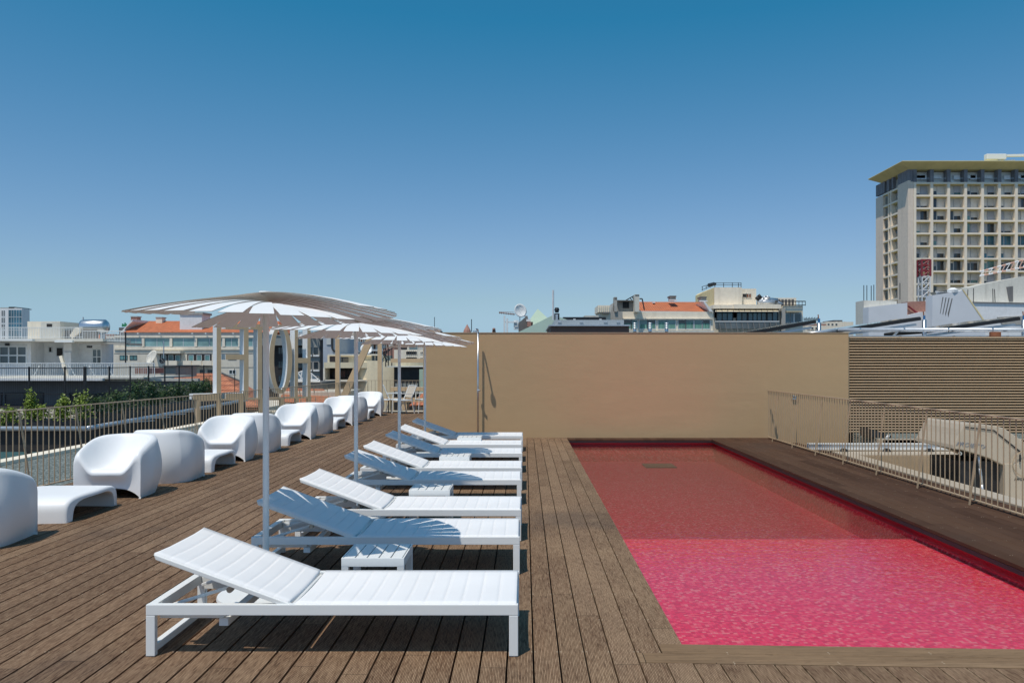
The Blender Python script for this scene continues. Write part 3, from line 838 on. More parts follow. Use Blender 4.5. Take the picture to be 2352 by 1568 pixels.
for i in range(28):
    a0, a1 = 2*math.pi*i/28, 2*math.pi*(i+1)/28; rr = 1.0*(mpt(1330,820)[0]-mpt(1110,820)[0])
    b.tube((cx+rr*math.cos(a0),YM-.04,cz+rr*.92*math.sin(a0)),(cx+rr*math.cos(a1),YM-.04,cz+rr*.92*math.sin(a1)),.006,6)
b.build('cover_ring', M['tan_metal'], mz)
b = MB(); p0, p1 = mpt(1215,680), mpt(1215,790); b.tube((p0[0],YM-.05,p0[1]),(p1[0],YM-.05,p1[1]),.013,8); b.build('handle', M['black'], mz)
def text(body, size, mat, parent, loc, rot, name, ext=.003, shear=0.0, sx=1.0):
    c = bpy.data.curves.new(name, 'FONT'); c.body = body; c.size = size; c.extrude = ext; c.shear = shear
    t = bpy.data.objects.new(name, c); S.collection.objects.link(t)
    dg_ = bpy.context.evaluated_depsgraph_get(); me = bpy.data.meshes.new_from_object(t.evaluated_get(dg_))
    bpy.data.objects.remove(t); o = bpy.data.objects.new(name, me); S.collection.objects.link(o)
    me.materials.clear(); me.materials.append(mat); o.rotation_euler = rot; o.scale = (sx,1,1)
    if parent is not None: o.parent = parent; o.location = Vector(loc) - parent.location
    else: o.location = loc
    return o
tx, tz = mpt(262, 545); text('PROIETTA', .088, M['bmu_text'], mz, (tx, YM-.002, tz), (R(90), R(7), 0), 'lettering', shear=.35, sx=1.15)
tx, tz = mpt(1140, 1075); text('PROIETTA', .048, M['ink'], mz, (tx, YM-.022, tz), (R(90), 0, 0), 'lettering', shear=.35, sx=1.35)
# ------------------------------------------------------------------ solar collectors and pipes over the louvres
def collector(label, u0, v0, u1, v1, Y=17.6):
    (x0, z0), (x1, z1) = PX(u0, v0, Y), PX(u1, v1, Y)
    r = thing('solar_collector', label, 'solar panel', (x0, Y, 1.75), 'solar collectors above the louvre screen')
    d = Vector((x1-x0, 0, z1-z0)); n = Vector((-d.z, 0, d.x)).normalized()
    def slab(a, b_, mt, nm, ya, yb, off=0):
        mb = MB(); p = [Vector((x0,0,z0)), Vector((x1,0,z1))]
        vs = [p[0]+n*a, p[1]+n*a, p[1]+n*b_, p[0]+n*b_]
        mb.prism([(q.x,q.z) for q in vs], 'y', ya, yb); mb.build(nm, mt, r)
    slab(-.07, .0, M['black'], 'panel', Y, Y+2.1); slab(.002, .012, M['glass_dark'], 'glazing', Y+.03, Y+2.07)
    mb = MB(); mb.bar((x0-.05, Y+.06, z0-.13), (x1-.08, Y+.06, z1-.16), .05, .05); mb.bar((x1-.45,Y+.06,z1-.28),(x1-.9,Y+.06,1.8),.04,.04); mb.build('support_rail', M['galv'], r)
    mb = MB(); mb.tube((x1+.05,Y-.05,1.76),(x1+.05,Y-.05,z1-.06),.045,12); mb.build('pipe_post', M['steel'], r, smooth=True)
    mb = MB(); mb.tube((x1+.05,Y-.05,z1-.06),(x1+.05,Y-.05,z1+.03),.024,10); mb.build('valve', M['blue'], r)
    mb = MB(); mb.tube((x1+.04,Y-.05,z1+.03),(x1+.03,Y-.05,z1+.12),.012,8); mb.build('vent_tip', M['rust'], r)
collector('black solar collector rising behind the right end of the tan wall', 1700, 766, 1874, 735)
collector('black solar collector in the middle above the louvre screen', 1925, 757, 2115, 728)
collector('black solar collector at the right edge above the louvre screen', 2128, 758, 2343, 728)
pr = thing('insulated_pipe', 'long silver insulated pipe running along the top of the louvre screen', 'pipe', (12,17.35,2.3))
b = MB(); b.tube((6.75,17.35,2.28),(18,17.35,2.27),.045,14); b.build('pipe', M['galv'], pr, smooth=True)
for i in range(10):
    b = MB(); b.tube((7.2+i*.95,17.35,2.28),(7.23+i*.95,17.35,2.28),.05,14); b.build('clamp', M['steel'], pr)
pr = thing('insulated_pipe', 'lower silver pipe climbing behind the end of the tan wall', 'pipe', (6,17.5,2.2))
b = MB(); b.path([(4.9,17.6,2.0),(5.9,17.55,2.17),(6.75,17.45,2.27)], .04, 12); b.build('pipe', M['galv'], pr, smooth=True)
rr_ = MB()
for i in range(9): rr_.box(6.9+i*1.15, 7.98+i*1.15, 17.2, 17.5, 2.09, 2.15)
tag(rr_.build('cable_tray', M['galv']), 'row of grey cable trays lying on top of the louvre screen', 'cable tray')
wp = MB(); wp.box(9.92,10.14,17.14,17.2,2.125,2.23); tag(wp.build('wood_block', M['rust']), 'short brown wooden block between louvre screen and silver pipe', 'block')
#SECTION_BACK

# ------------------------------------------------------------------ background builders
def bldg(name, label, cat, u0, u1, vt, Y, D, mat, zb=-22, org=None, part='wall', group=None):
    x0, x1 = PXX(u0, Y), PXX(u1, Y); zt = PXZ(vt, Y)
    r = thing(name, label, cat, ((x0+x1)/2, Y, zb), group)
    b = MB(); b.box(x0, x1, Y, Y+D, zb, zt); b.build(part, mat, r)
    return r
def addbox(r, part, mat, u0, u1, v0, v1, Y, D, bevel=0):
    b = MB(); b.box(PXX(u0,Y), PXX(u1,Y), Y, Y+D, PXZ(v1,Y), PXZ(v0,Y)); return b.build(part, mat, r, bevel=bevel)
def win(r, u0, u1, v0, v1, Y, gm, n=1, fm=None, fw=.07, rows=1, sill=False, name='window', pr=.06):
    x0, x1 = PXX(u0,Y), PXX(u1,Y); z0, z1 = PXZ(v1,Y), PXZ(v0,Y); fm = fm or M['alu']
    b = MB(); y0, y1 = Y-pr, Y+.01
    b.box(x0,x1,y0,y1,z0-fw,z0); b.box(x0,x1,y0,y1,z1,z1+fw); b.box(x0-fw,x0,y0,y1,z0-fw,z1+fw); b.box(x1,x1+fw,y0,y1,z0-fw,z1+fw)
    for i in range(1, n): xx = x0+(x1-x0)*i/n; b.box(xx-fw/2,xx+fw/2,y0+.01,y1,z0,z1)
    for i in range(1, rows): zz = z0+(z1-z0)*i/rows; b.box(x0,x1,y0+.012,y1,zz-fw/2,zz+fw/2)
    w = b.build(name, fm, r)
    p = MB(); p.box(x0,x1,Y-.025,Y+.005,z0,z1); p.build('pane', gm, w)
    if sill:
        q = MB(); q.box(x0-.2,x1+.2,Y-.28,Y-.001,z0-fw-.18,z0-fw); q.build('sill', M['white_paint'], w)
    return w
def rail(r, u0, u1, vt, vb, Y, n, mat, rr=.02, name='railing', Y1=None):
    """baluster railing between two measured ends; Y1 lets it recede"""
    Y1 = Y1 or Y; b = MB(); k = Y1/Y
    a0 = Vector((PXX(u0,Y),Y,PXZ(vb,Y))); a1 = Vector((PXX(u0,Y),Y,PXZ(vt,Y)))
    H = a1.z-a0.z; c0 = Vector((PXX(u1,Y1),Y1,a0.z))
    b.bar(a1, c0+Vector((0,0,H)), rr*2.6, rr*2.2); b.bar(a0+Vector((0,0,.08)), c0+Vector((0,0,.08)), rr*2, rr*1.6)
    for i in range(n+1):
        p = a0.lerp(c0, i/n); q = rr*(1.8 if i % 12 == 0 else 1); b.box(p.x-q/2,p.x+q/2,p.y-q/2,p.y+q/2,p.z,p.z+H)
    return b.build(name, mat, r)
def gable(r, u0, u1, ve, vr, Y, D, mat, uin0=0, uin1=0, part='roof', ov=.3):
    """hipped / gabled roof, ridge along x"""
    x0, x1 = PXX(u0,Y)-ov, PXX(u1,Y)+ov; ze = PXZ(ve,Y); Ym = Y+D/2; zr = PXZ(vr,Ym)
    xa, xb = PXX(uin0 or u0,Ym), PXX(uin1 or u1,Ym)
    b = MB(); b.add([(x0,Y-ov,ze),(x1,Y-ov,ze),(x1,Y+D+ov,ze),(x0,Y+D+ov,ze),(xa,Ym,zr),(xb,Ym,zr)],
                    [(0,1,5,4),(2,3,4,5),(1,2,5),(3,0,4),(0,3,2,1)])
    return b.build(part, mat, r)
def dish(label, u, v, Y, rad, mat, az=0, tilt=35, zfoot=None):
    x, z = PX(u,v,Y); r = thing('satellite_dish', label, 'satellite dish', (x,Y,zfoot if zfoot is not None else z-rad*1.6))
    b = MB(); prof = [(rad*t, .28*rad*t*t) for t in (0,.2,.4,.6,.8,1.0)]; prof2 = [(rad*t, .28*rad*t*t-.04) for t in (1.0,.8,.6,.4,.2,0)]
    b.lathe(prof+prof2, (0,0,0), 28)
    m = Matrix.Rotation(R(az),4,'Z') @ Matrix.Rotation(R(90-tilt),4,'X')
    b.v = [tuple(m @ Vector(p) + Vector((x,Y,z))) for p in b.v]; o = b.build('reflector', mat, r, smooth=True)
    d = (m @ Vector((0,0,1))).normalized()
    a = MB(); tip = Vector((x,Y,z)) + d*rad*.75
    for t in (0,120,240):
        e = m @ Vector((rad*.95*math.cos(R(t)), rad*.95*math.sin(R(t)), .25*rad)) + Vector((x,Y,z)); a.tube(e, tip, rad*.018, 5)
    a.tube(tip, tip-d*.12*rad, rad*.07, 8); a.build('feed_arm', M['white_paint'], r)
    a = MB(); zz = r.location.z; a.tube((x, Y+.25*rad, zz), (x, Y+.2*rad, z), rad*.06, 8); a.build('mount', M['galv'], r)
    return r
def mast(label, u, v0, v1, Y, rad=.04, name='mast', mat='galv', arms=0):
    x, z0 = PX(u, v1, Y); z1 = PXZ(v0, Y); r = thing(name, label, 'antenna', (x, Y, z0))
    b = MB(); b.tube((x,Y,z0),(x,Y,z1),rad,8); b.build('pole', M[mat], r)
    if arms:
        b = MB(); zz = z1-.1
        b.tube((x-arms,Y,zz),(x+arms*.4,Y,zz-.12),rad*.5,5)
        for i in range(9): xx = x-arms+arms*1.3*i/8; b.tube((xx,Y-.35,zz-.05),(xx,Y+.35,zz-.05),rad*.3,4)
        b.build('aerial', M[mat], r)
    return r
# ---- hotel letters on the left, built as real boxes standing on a beam along the roof edge

LZ0, LZ1, LD = .50, 2.74, .42
E1 = Vector((.809,.588,0)); E2_ = Vector((-.588,.809,0)); LP0 = Vector((-720/F*23.7, 23.7, 0))
def t_of(u):                     # distance along the sign for a measured column
    k = (u-1205)/F; return (k*LP0.y - LP0.x)/(E1.x - k*E1.y)
def letter(name, label, fn, uc):
    p = Vector(uc) if isinstance(uc, tuple) else LP0 + E1*t_of(uc)
    r = thing(name, label, 'sign letter', (p.x,p.y,LZ0), 'large free standing roof sign letters')
    b = MB(); fn(b); b.build('letter_body', [M['tan_letter'], M['white_letter']], r); return r
def lbox(b, u0, u1, z0, z1, d=LD):
    t0, t1 = t_of(u0), t_of(u1); p = LP0+E1*t0; q = LP0+E1*t1
    vs = [p, q, q+E2_*d, p+E2_*d]; vs = [(v.x,v.y,z0) for v in vs] + [(v.x,v.y,z1) for v in vs]
    b.add(vs, [(0,1,5,4)], 0); b.add(vs, [(0,3,2,1),(4,5,6,7),(1,2,6,5),(2,3,7,6),(3,0,4,7)], 1)
ST = .16
def Lf(b): lbox(b,497.7,508,LZ0,LZ1); lbox(b,443,497.7,LZ0,LZ0+ST)
def Ef(b):
    lbox(b,560,571,LZ0,LZ1)
    for z in (LZ0, 1.66, LZ1-ST): lbox(b,518,560,z,z+ST)
def Tf(b): lbox(b,592,602,LZ0,LZ1-ST); lbox(b,575,618,LZ1-ST,LZ1)
def Hf(b): lbox(b,677,684.5,LZ0,LZ1); lbox(b,706,713.5,LZ0,LZ1); lbox(b,684.5,706,1.56,1.56+ST)
def Of(b):
    n = 48; ta, tb_ = t_of(618.5), t_of(671.5); tc = (ta+tb_)/2; rt = (tb_-ta)/2; zc = 1.68; rz = 1.07; k = (rt-.15)/rt; kz = (rz-.13)/rz
    for i in range(n):
        a0, a1 = 2*math.pi*i/n, 2*math.pi*(i+1)/n
        def P(a, inner, d):
            q = LP0 + E1*(tc + rt*(k if inner else 1)*math.cos(a)) + E2_*d; return (q.x, q.y, zc + rz*(kz if inner else 1)*math.sin(a))
        vs = [P(a0,1,0),P(a1,1,0),P(a1,0,0),P(a0,0,0),P(a0,1,LD),P(a1,1,LD),P(a1,0,LD),P(a0,0,LD)]
        b.add(vs, [(0,1,2,3)], 0); b.add(vs, [(4,7,6,5),(0,4,5,1),(3,2,6,7)], 1)
letter('sign_letter', 'pale letter L of the roof sign seen from behind, leftmost upright under the nearest parasol', Lf, 500)
letter('sign_letter', 'pale letter E of the roof sign seen from behind, with a middle arm', Ef, 560)
letter('sign_letter', 'pale letter T of the roof sign just left of the nearest parasol pole', Tf, 597)
letter('sign_letter', 'pale round letter O of the roof sign seen nearly edge on', Of, 645)
letter('sign_letter', 'pale letter H of the roof sign, right of the round letter', Hf, 695)
YN = 28.2
def nbox(b, x0, x1, z0, z1):
    n = len(b.f); b.box(x0, x1, YN, YN+.14, z0, z1); b.m[n:] = [1,1,0,1,0,1]
def Nf(b):
    z0, z1 = .35, 2.7; xa, xb = PXX(770,YN), PXX(877,YN)
    nbox(b, xa, xa+.15, z0, z1); nbox(b, xb-.15, xb, z0, z1)
    b.hexa([(xa+.15,YN+.002,z0),(xa+.40,YN+.002,z0),(xa+.40,YN+.138,z0),(xa+.15,YN+.138,z0),(xb-.40,YN+.002,z1),(xb-.15,YN+.002,z1),(xb-.15,YN+.138,z1),(xb-.40,YN+.138,z1)], 0)
def E2(b):
    xa, xb = PXX(897,YN), PXX(1010,YN); nbox(b, xb-.15, xb, .35, 2.7)
    for v in (893, 828): z = PXZ(v,YN); nbox(b, xa, xb-.15, z-.07, z+.07)
    nbox(b, xa, xb-.15, 2.56, 2.7)
letter('sign_letter', 'tan letter N of the roof sign with its diagonal, behind the far railing', Nf, (PXX(823,YN),YN,.35))
letter('sign_letter', 'tan letter E of the roof sign, partly hidden by the tan wall', E2, (PXX(950,YN),YN,.35))
sb = thing('steel_support', 'tan post and beam structure that carries the left roof sign letters', 'support frame', (-8.5,24,-.1))
b = MB(); lbox(b, 452, 716, LZ0-.05, LZ0-.004, .38); b.build('beam', [M['tan_letter'], M['tan_letter']], sb)
for uu in (452, 500, 552, 597, 645, 680, 708):
    b = MB(); lbox(b, uu, uu+7, -.5, LZ0-.05, .2); b.build('post', [M['tan_letter'], M['tan_letter']], sb)
sb = thing('steel_support', 'tan beam and posts behind the far railing below the letters', 'frame', (-5,YN,-.1))
b = MB(); b.box(-7.0, -2.2, YN-.02, YN+.16, .2, .345); b.build('beam', M['tan_letter'], sb)
for uu in (775, 873, 928):
    b = MB(); xx = PXX(uu,YN); b.box(xx-.1,xx+.1,YN+.01,YN+.15,-.9,.2); b.build('post', M['tan_letter'], sb)
# ---- lower annex with gutter pipe, mesh fence and climbers
FX = [(-33,33.6),(-18.3,33.6),(-21.0,53.5)]
an = thing('annex_building', 'lower dark glazed annex across the courtyard under the climbing plants', 'building', (-24,40,-22))
b = MB(); b.prism([(-40,33.2),(-18.05,33.2),(-20.8,60),(-40,60)], 'z', -22, -1.25); b.build('wall', M['dark'], an)
for i in range(7):
    x0 = -33+i*2.1; b = MB(); b.box(x0+.12,x0+1.95,33.12,33.19,-6.5,-2.1); b.build('window', M['glass_teal'], an)
for i in range(8):
    t0, t1 = i/8+.012, (i+1)/8-.012; A = Vector((-18.05,33.3,0)); B = Vector((-20.8,60,0)); p, q = A.lerp(B,t0), A.lerp(B,t1)
    b = MB(); b.hexa([(p.x+.06,p.y,-6.5),(p.x+.08,p.y,-6.5),(q.x+.08,q.y,-6.5),(q.x+.06,q.y,-6.5),(p.x+.06,p.y,-2.3),(p.x+.08,p.y,-2.3),(q.x+.08,q.y,-2.3),(q.x+.06,q.y,-2.3)]); b.build('window', M['glass_dark'], an)
gp = MB(); gp.path([(-40,33.05,-1.13),(-17.95,33.05,-1.13),(-20.7,60,-1.2)], .10, 10)
tag(gp.build('gutter_pipe', M['galv'], smooth=True), 'long pale grey gutter pipe along the annex roof edge', 'pipe')
pb = MB(); pb.box(-40,-18.45,33.35,33.75,-1.2,-.75)
pb.hexa([(-18.75,33.751,-1.25),(-18.45,33.751,-1.25),(-20.95,59,-1.25),(-21.3,59,-1.25),(-18.75,33.751,-.65),(-18.45,33.751,-.65),(-20.95,59,-.65),(-21.3,59,-.65)])
tag(pb.build('planter_box', M['dark_steel'], bevel=.02), 'long dark planter trough at the foot of the black mesh fence', 'planter')
pw2 = MB(); pw2.box(-40, -19.0, 36.0, 36.3, -1.25, PXZ(940,36.2)); tag(pw2.build('garden_wall', M['cream2']), 'low pale garden wall behind the bright climbing plants', 'wall')
wd = MB()
for i in range(9):
    t = i/9; A = Vector((-18.3,36,-1.15)).lerp(Vector((-20.9,58,-1.15)), t); wd.bar(A, A+Vector((1.0,1.6,.02)), .08, .04)
tag(wd.build('roof_struts', M['galv']), 'thin grey metal struts lying along the annex roof edge', 'struts')
mf = thing('mesh_fence', 'tall black wire mesh fence with posts, overgrown by climbing plants', 'fence', (-19,34,-.65))
posts = [(PXX(u,33.6),33.6) for u in (-60,-15,67,149)] + [(-18.45,33.8)]
A = Vector((-18.45,33.8,0)); B = Vector((-21.0,54.5,0))
posts += [tuple(A.lerp(B, k/8)[:2]) for k in range(1,9)]
for i, (x, y) in enumerate(posts):
    w = .055 if i != 4 else .09
    b = MB(); b.box(x-w/2,x+w/2,y-w/2,y+w/2,-1.2,1.40); b.build('post', M['black'], mf)
ms = MB(); ml = Vector((posts[4][0],posts[4][1],0))
def meshrun(p, q, step):
    p = Vector(p); q = Vector(q); L = (q-p).length; n = int(L/step)
    for i in range(n): a = p.lerp(q, i/n); ms.add([(a.x-.005,a.y,-.6),(a.x+.005,a.y,-.6),(a.x+.005,a.y,1.36),(a.x-.005,a.y,1.36)], [(0,1,2,3)])
    for z in (-.6, .25, 1.34): ms.bar(p+Vector((0,0,z)), q+Vector((0,0,z)), .03, .035)
meshrun((-24,33.6,0), ml, .075); meshrun(ml, B, .16)
ms.build('wire_mesh', M['black'], mf)
def climber(label, x, y, w, z0, z1, n, mat, top=.35, seed=0, group=None, yv=.18, dxy=(1,0)):
    rnd = random.Random(seed); r = thing('climbing_plant', label, 'plant', (x,y,-.7), group)
    b = MB(); st = MB(); H = z1-z0
    stems = []
    for k in range(max(2, int(w*3))):
        px, pts = (rnd.random()-.5)*w*.5, []
        hh = H*(.6+.4*rnd.random())
        for i in range(7):
            t = i/6; px += (rnd.random()-.5)*w*.22; pts.append(Vector((x+px*dxy[0]+rnd.uniform(-.04,.04), y+px*dxy[1]+rnd.uniform(-.05,.05), z0+hh*t)))
        st.path(pts, .008, 4); stems.append(pts)
    for i in range(n):
        pts = rnd.choice(stems); t = rnd.random()**.8*5.99; k = int(t); p = pts[k].lerp(pts[min(6,k+1)], t-k)
        sp = w*.22*(1.15-t/7)
        p = p + Vector((rnd.gauss(0,sp)*dxy[0]+rnd.gauss(0,.05), rnd.gauss(0,sp)*dxy[1]+rnd.gauss(0,yv*.5), rnd.gauss(0,.10)))
        s_ = rnd.uniform(.03,.065); nrm = Vector((rnd.gauss(0,.7),rnd.gauss(0,.7)-.5,rnd.gauss(.6,.5))).normalized()
        a = nrm.orthogonal().normalized(); a = Matrix.Rotation(rnd.random()*6.28,3,nrm) @ a; c = nrm.cross(a)
        b.add([p-a*s_, p-c*s_*.6, p+a*s_*1.1, p+c*s_*.6], [(0,1,2,3)])
    b.build('leaves', mat, r); st.build('stem', M['brown_wall'], r); return r
gc = 'climbing plants along the black mesh fence'
for i, (u, vt, wv, n, lb_) in enumerate([(5,985,.5,260,'small bright climbing plant at the left edge of the picture'),
     (32,948,.95,900,'bright green bushy climber, first full one from the left'),
     (66,905,.55,900,'tall narrow bright climber growing up the fence post'),
     (96,935,.8,800,'bright spreading climber right of the tall narrow one'),
     (146,918,.75,1000,'bright green climber beside the second fence post from the thick one'),
     (186,905,.7,600,'climber on the thick corner post with a few sunlit leaves')]):
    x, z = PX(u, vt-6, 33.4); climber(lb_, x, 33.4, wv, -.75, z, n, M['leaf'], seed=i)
for i in range(9):
    t = (i+.5)/9; p = A.lerp(B, t); top = .25+.45*((i*37)%7)/7*.7
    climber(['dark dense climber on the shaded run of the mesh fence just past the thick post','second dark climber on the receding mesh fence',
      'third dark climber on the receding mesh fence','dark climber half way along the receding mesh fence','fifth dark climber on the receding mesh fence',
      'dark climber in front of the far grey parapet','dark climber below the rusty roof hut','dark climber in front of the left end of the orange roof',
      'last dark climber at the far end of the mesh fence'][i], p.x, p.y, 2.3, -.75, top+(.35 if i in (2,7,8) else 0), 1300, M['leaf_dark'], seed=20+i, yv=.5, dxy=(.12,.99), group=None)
# ---- white penthouse block on the left
YB = 58
B_ = thing('white_building', 'low white rendered rooftop building with railed terraces at the far left', 'building', (PXX(110,YB),YB,-22))
addbox(B_, 'wall', M['white_wall'], -80, 71, 784, 866, YB, 6)
addbox(B_, 'wall', M['white_wall'], 71, 162, 786, 866, YB+1.6, 4)
addbox(B_, 'wall', M['white_wall'], 146, 164, 786, 866, YB+.6, 6)
addbox(B_, 'wall', M['white_wall'], 164, 232, 787, 866, YB+1.6, 1.6)
addbox(B_, 'roof_slab', M['concrete_lt'], -80, 236, 777.5, 784, YB-1.2, 4)
b = MB(); Yq = YB-.8; b.hexa([(PXX(70,Yq),Yq,PXZ(785,Yq)),(PXX(288,Yq),Yq,PXZ(790.5,Yq)),(PXX(288,Yq),Yq+2.5,PXZ(790.5,Yq)),(PXX(70,Yq),Yq+2.5,PXZ(785,Yq)),
   (PXX(70,Yq),Yq,PXZ(780,Yq)),(PXX(288,Yq),Yq,PXZ(787,Yq)),(PXX(288,Yq),Yq+2.5,PXZ(787,Yq)),(PXX(70,Yq),Yq+2.5,PXZ(780,Yq))]); b.build('canopy_slab', M['concrete'], B_)
addbox(B_, 'white_ledge', M['white_paint'], -80, 74, 778, 783, YB-1.5, .3)
addbox(B_, 'white_ledge', M['white_paint'], 125, 166, 781, 786, YB-1.4, .3)
win(B_, 1, 60, 797, 835, YB, M['glass_grey'], 3, M['white_paint'], .1, 2)
win(B_, 113.5, 119, 798, 808, YB+1.6, M['dark'], 1, M['alu'], .05)
win(B_, 131, 145, 799, 817, YB+1.6, M['dark'], 1, M['alu'], .05)
win(B_, 214, 232, 803, 836, YB+1.6, M['glass_grey'], 2, M['white_paint'], .06, 2)
for u, v in ((15,791),(203,796)): addbox(B_, 'wall_lamp', M['dark_steel'], u-4, u+4, v-2.5, v+2.5, YB-.15, .3)
rail(B_, -40, 190, 752, 777, YB-1.1, 62, M['white_paint'], .022)
rail(B_, 190, 288, 760, 785, YB-.7, 27, M['white_paint'], .022)
addbox(B_, 'terrace_floor', M['concrete_lt'], -80, 330, 866, 870, YB-6, 8)
addbox(B_, 'terrace_edge', M['white_wall'], -80, 235, 868.5, 874, YB-6.3, .3)
addbox(B_, 'terrace_edge', M['concrete_lt'], 200, 455, 869, 875, YB-5.2, .3)
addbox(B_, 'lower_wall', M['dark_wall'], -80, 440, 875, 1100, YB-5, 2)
for u0, u1 in ((-20,3),(14,98),(162,186),(196,260),(300,360)): win(B_, u0, u1, 903, 938, YB-5, M['glass_dark'], 2 if u1-u0 > 30 else 1, M['dark_steel'], .06)
rail(B_, -40, 355, 834, 865, YB-5.6, 96, M['white_paint'], .02)
for u in (90, 160, 205, 247): 
    b = MB(); q = YB-5.4; b.bar((PXX(u,q),q,PXZ(840,q)), (PXX(u+12*(1 if u > 100 else -1),q),q,PXZ(862,q)), .05, .05); b.build('rail_brace', M['white_paint'], B_)
addbox(B_, 'white_post', M['white_wall'], 146, 163, 809, 864, YB+.45, .5)
b = MB(); q = YB-1; b.bar((PXX(140,q),q,PXZ(817,q)), (PXX(155,q),q,PXZ(864,q)), .2, .2); b.build('leaning_board', M['cream2'], B_)
rh = thing('roof_cabinet', 'beige box shaped cabinet on the white building roof terrace', 'cabinet', (PXX(95,YB),YB+.5,PXZ(777,YB)))
q = YB+.6; b = MB(); b.box(PXX(63,q),PXX(139,q),q,q+3.2,PXZ(778,q),PXZ(738,q)); b.build('body', M['cream2'], rh)
b = MB(); b.box(PXX(94,q),PXX(139,q),q-.03,q+.001,PXZ(778,q),PXZ(739,q)); b.build('door', M['concrete_lt'], rh)
addbox(rh, 'vent_hole', M['dark'], 107, 119, 743.5, 750.5, q-.06, .03)
wtk = thing('water_tank', 'silver horizontal water heater tank on the white building roof', 'tank', (PXX(199,YB),YB,PXZ(778,YB)))
q = YB+1; b = MB(); b.lathe([(0,0),(.25,.0),(.26,-.03),(.35,-.03),(.36,.02),(.50,.06),(.54,.2),(.54,1.75),(.40,1.9),(0,1.95)], (PXX(187,q),q,PXZ(750.5,q)), 24, axis='x'); o = b.build('tank', M['steel'], wtk, smooth=True)
for o_ in (0, 1.5): b = MB(); b.box(PXX(187,q)+o_,PXX(187,q)+o_+.1,q-.3,q+.3,PXZ(778,q),PXZ(760,q)); b.build('stand', M['galv'], wtk)
tag(addbox(None, 'roof_screen', M['dark_wall'], 165, 221, 760, 779, YB+.4, .3), 'dark screen panel below the silver roof tank', 'panel')
tag(addbox(None, 'roof_screen', M['dark_wall'], 140, 160, 758, 779, YB+1.2, .5), 'dark green block between beige cabinet and silver tank', 'panel')
cv = MB(); q = YB+.2; cv.prism([(PXX(160,q),PXZ(770,q)),(PXX(172,q),PXZ(752,q)),(PXX(180,q),PXZ(756,q)),(PXX(184,q),PXZ(762,q)),(PXX(165,q),PXZ(778,q))], 'y', q, q+.8)
tag(cv.build('roof_cover', M['cream2']), 'pale sloping cover beside the silver roof tank', 'cover')
mast('thin grey aerial mast above the silver roof tank', 191, 728, 757, YB+2, .05)
# ---- far left glass tower
YT = 260
T_ = bldg('glass_tower', 'distant office tower with dark blue curtain wall at the left edge', 'building', -30, 50.5, 708, YT, 4, M['white_wall'])
for r0, r1 in ((712,727),(728.5,742),(743.5,757),(758.5,772),(773.5,787)):
    win(T_, 20, 50, r0, r1, YT-.3, M['glass_blue'], 5, M['alu'], .12)
    for u in (4, 8.5): win(T_, u, u+2.6, r0+1, r1-1, YT, M['glass_dark'], 1, M['white_paint'], .1)
addbox(T_, 'plant_room', M['dark_steel'], 20, 33, 704.5, 708, YT+3, 8)
addbox(T_, 'plant_room', M['grey_wall'], 0, 38, 706, 708, YT+3, 8)
# ---- long cream building with the orange roof
YD = 150
D_ = thing('apartment_building', 'long cream building with orange tiled roof and a row of pale teal windows', 'building', (PXX(420,YD),YD,-22))
addbox(D_, 'wall', M['cream'], 262, 583, 770, 1000, YD, 16)
addbox(D_, 'cornice', M['cream2'], 262, 583, 770, 775, YD-.3, .3)
addbox(D_, 'fascia', M['fascia_glass'], 288, 583, 762, 770, YD+.6, 12)
gable(D_, 289, 640, 763, 737, YD+.5, 15, M['tile_x'], 310, 640)
for u, v0 in ((306.5,728),(364,730)):
    addbox(D_, 'chimney', M['pink_brick'] if u < 320 else M['cream2'], u-6, u+8, v0, 745, YD+6.5, 1.6)
    addbox(D_, 'chimney_cap', M['concrete'], u-7, u+9, v0-2, v0, YD+6.4, 1.8)
b = MB(); q = YD+1; b.prism([(PXX(272,q),PXZ(763,q)),(PXX(277,q),PXZ(763,q)),(PXX(304,q),PXZ(733,q)),(PXX(304,q),PXZ(738,q)),(PXX(289,q),PXZ(752,q)),(PXX(283,q),PXZ(763,q))], 'y', q, q+14); b.build('parapet', M['white_wall'], D_)
addbox(D_, 'dormer', M['white_wall'], 413, 464, 720, 758, YD+2, 4)
addbox(D_, 'dormer_roof', M['concrete'], 412, 466, 717, 722, YD+1.8, 4.4)
pu = [(290,298),(300,325),(332.5,389),(396.5,446),(453,510),(517,547),(553,580)]
for a_, b_ in pu: win(D_, a_, b_, 777, 795, YD, M['glass_lteal'], 2 if b_-a_ > 12 else 1, M['alu'], .1)
for u in (328.5, 392.5, 449.5, 513.5, 550): addbox(D_, 'pier', M['cream2'], u-2.8, u+2.8, 776, 796, YD-.25, .25)
addbox(D_, 'band', M['cream2'], 262, 583, 797, 803, YD-.2, .2)
addbox(D_, 'groove', M['dark_wall'], 262, 583, 811, 812, YD-.04, .04)
addbox(D_, 'groove', M['dark_wall'], 500, 583, 843, 844, YD-.04, .04)
for a_, b_, m_ in ((276,292,'glass_teal'),(299,314,'glass_teal'),(525,542,'glass_teal'),(527,541,'dark')):
    if m_ == 'dark': win(D_, a_, b_, 850, 858, YD, M['glass_dark'], 2, M['white_paint'], .1)
    else: win(D_, a_, b_, 816.5, 825.5, YD, M[m_], 2, M['dark_steel'], .08)
addbox(D_, 'awning', M['cream'], 348, 414, 806, 811.5, YD-1.6, 1.6)
for a_, b_ in ((367,416),(430,486)):
    addbox(D_, 'loggia', M['dark'], a_, b_, 813, 828, YD-.03, .03)
    for k in range(3): w0 = a_+4+k*(b_-a_)/3; win(D_, w0, w0+10, 816, 827.5, YD-.04, M['glass_teal'], 1, M['alu'], .08)
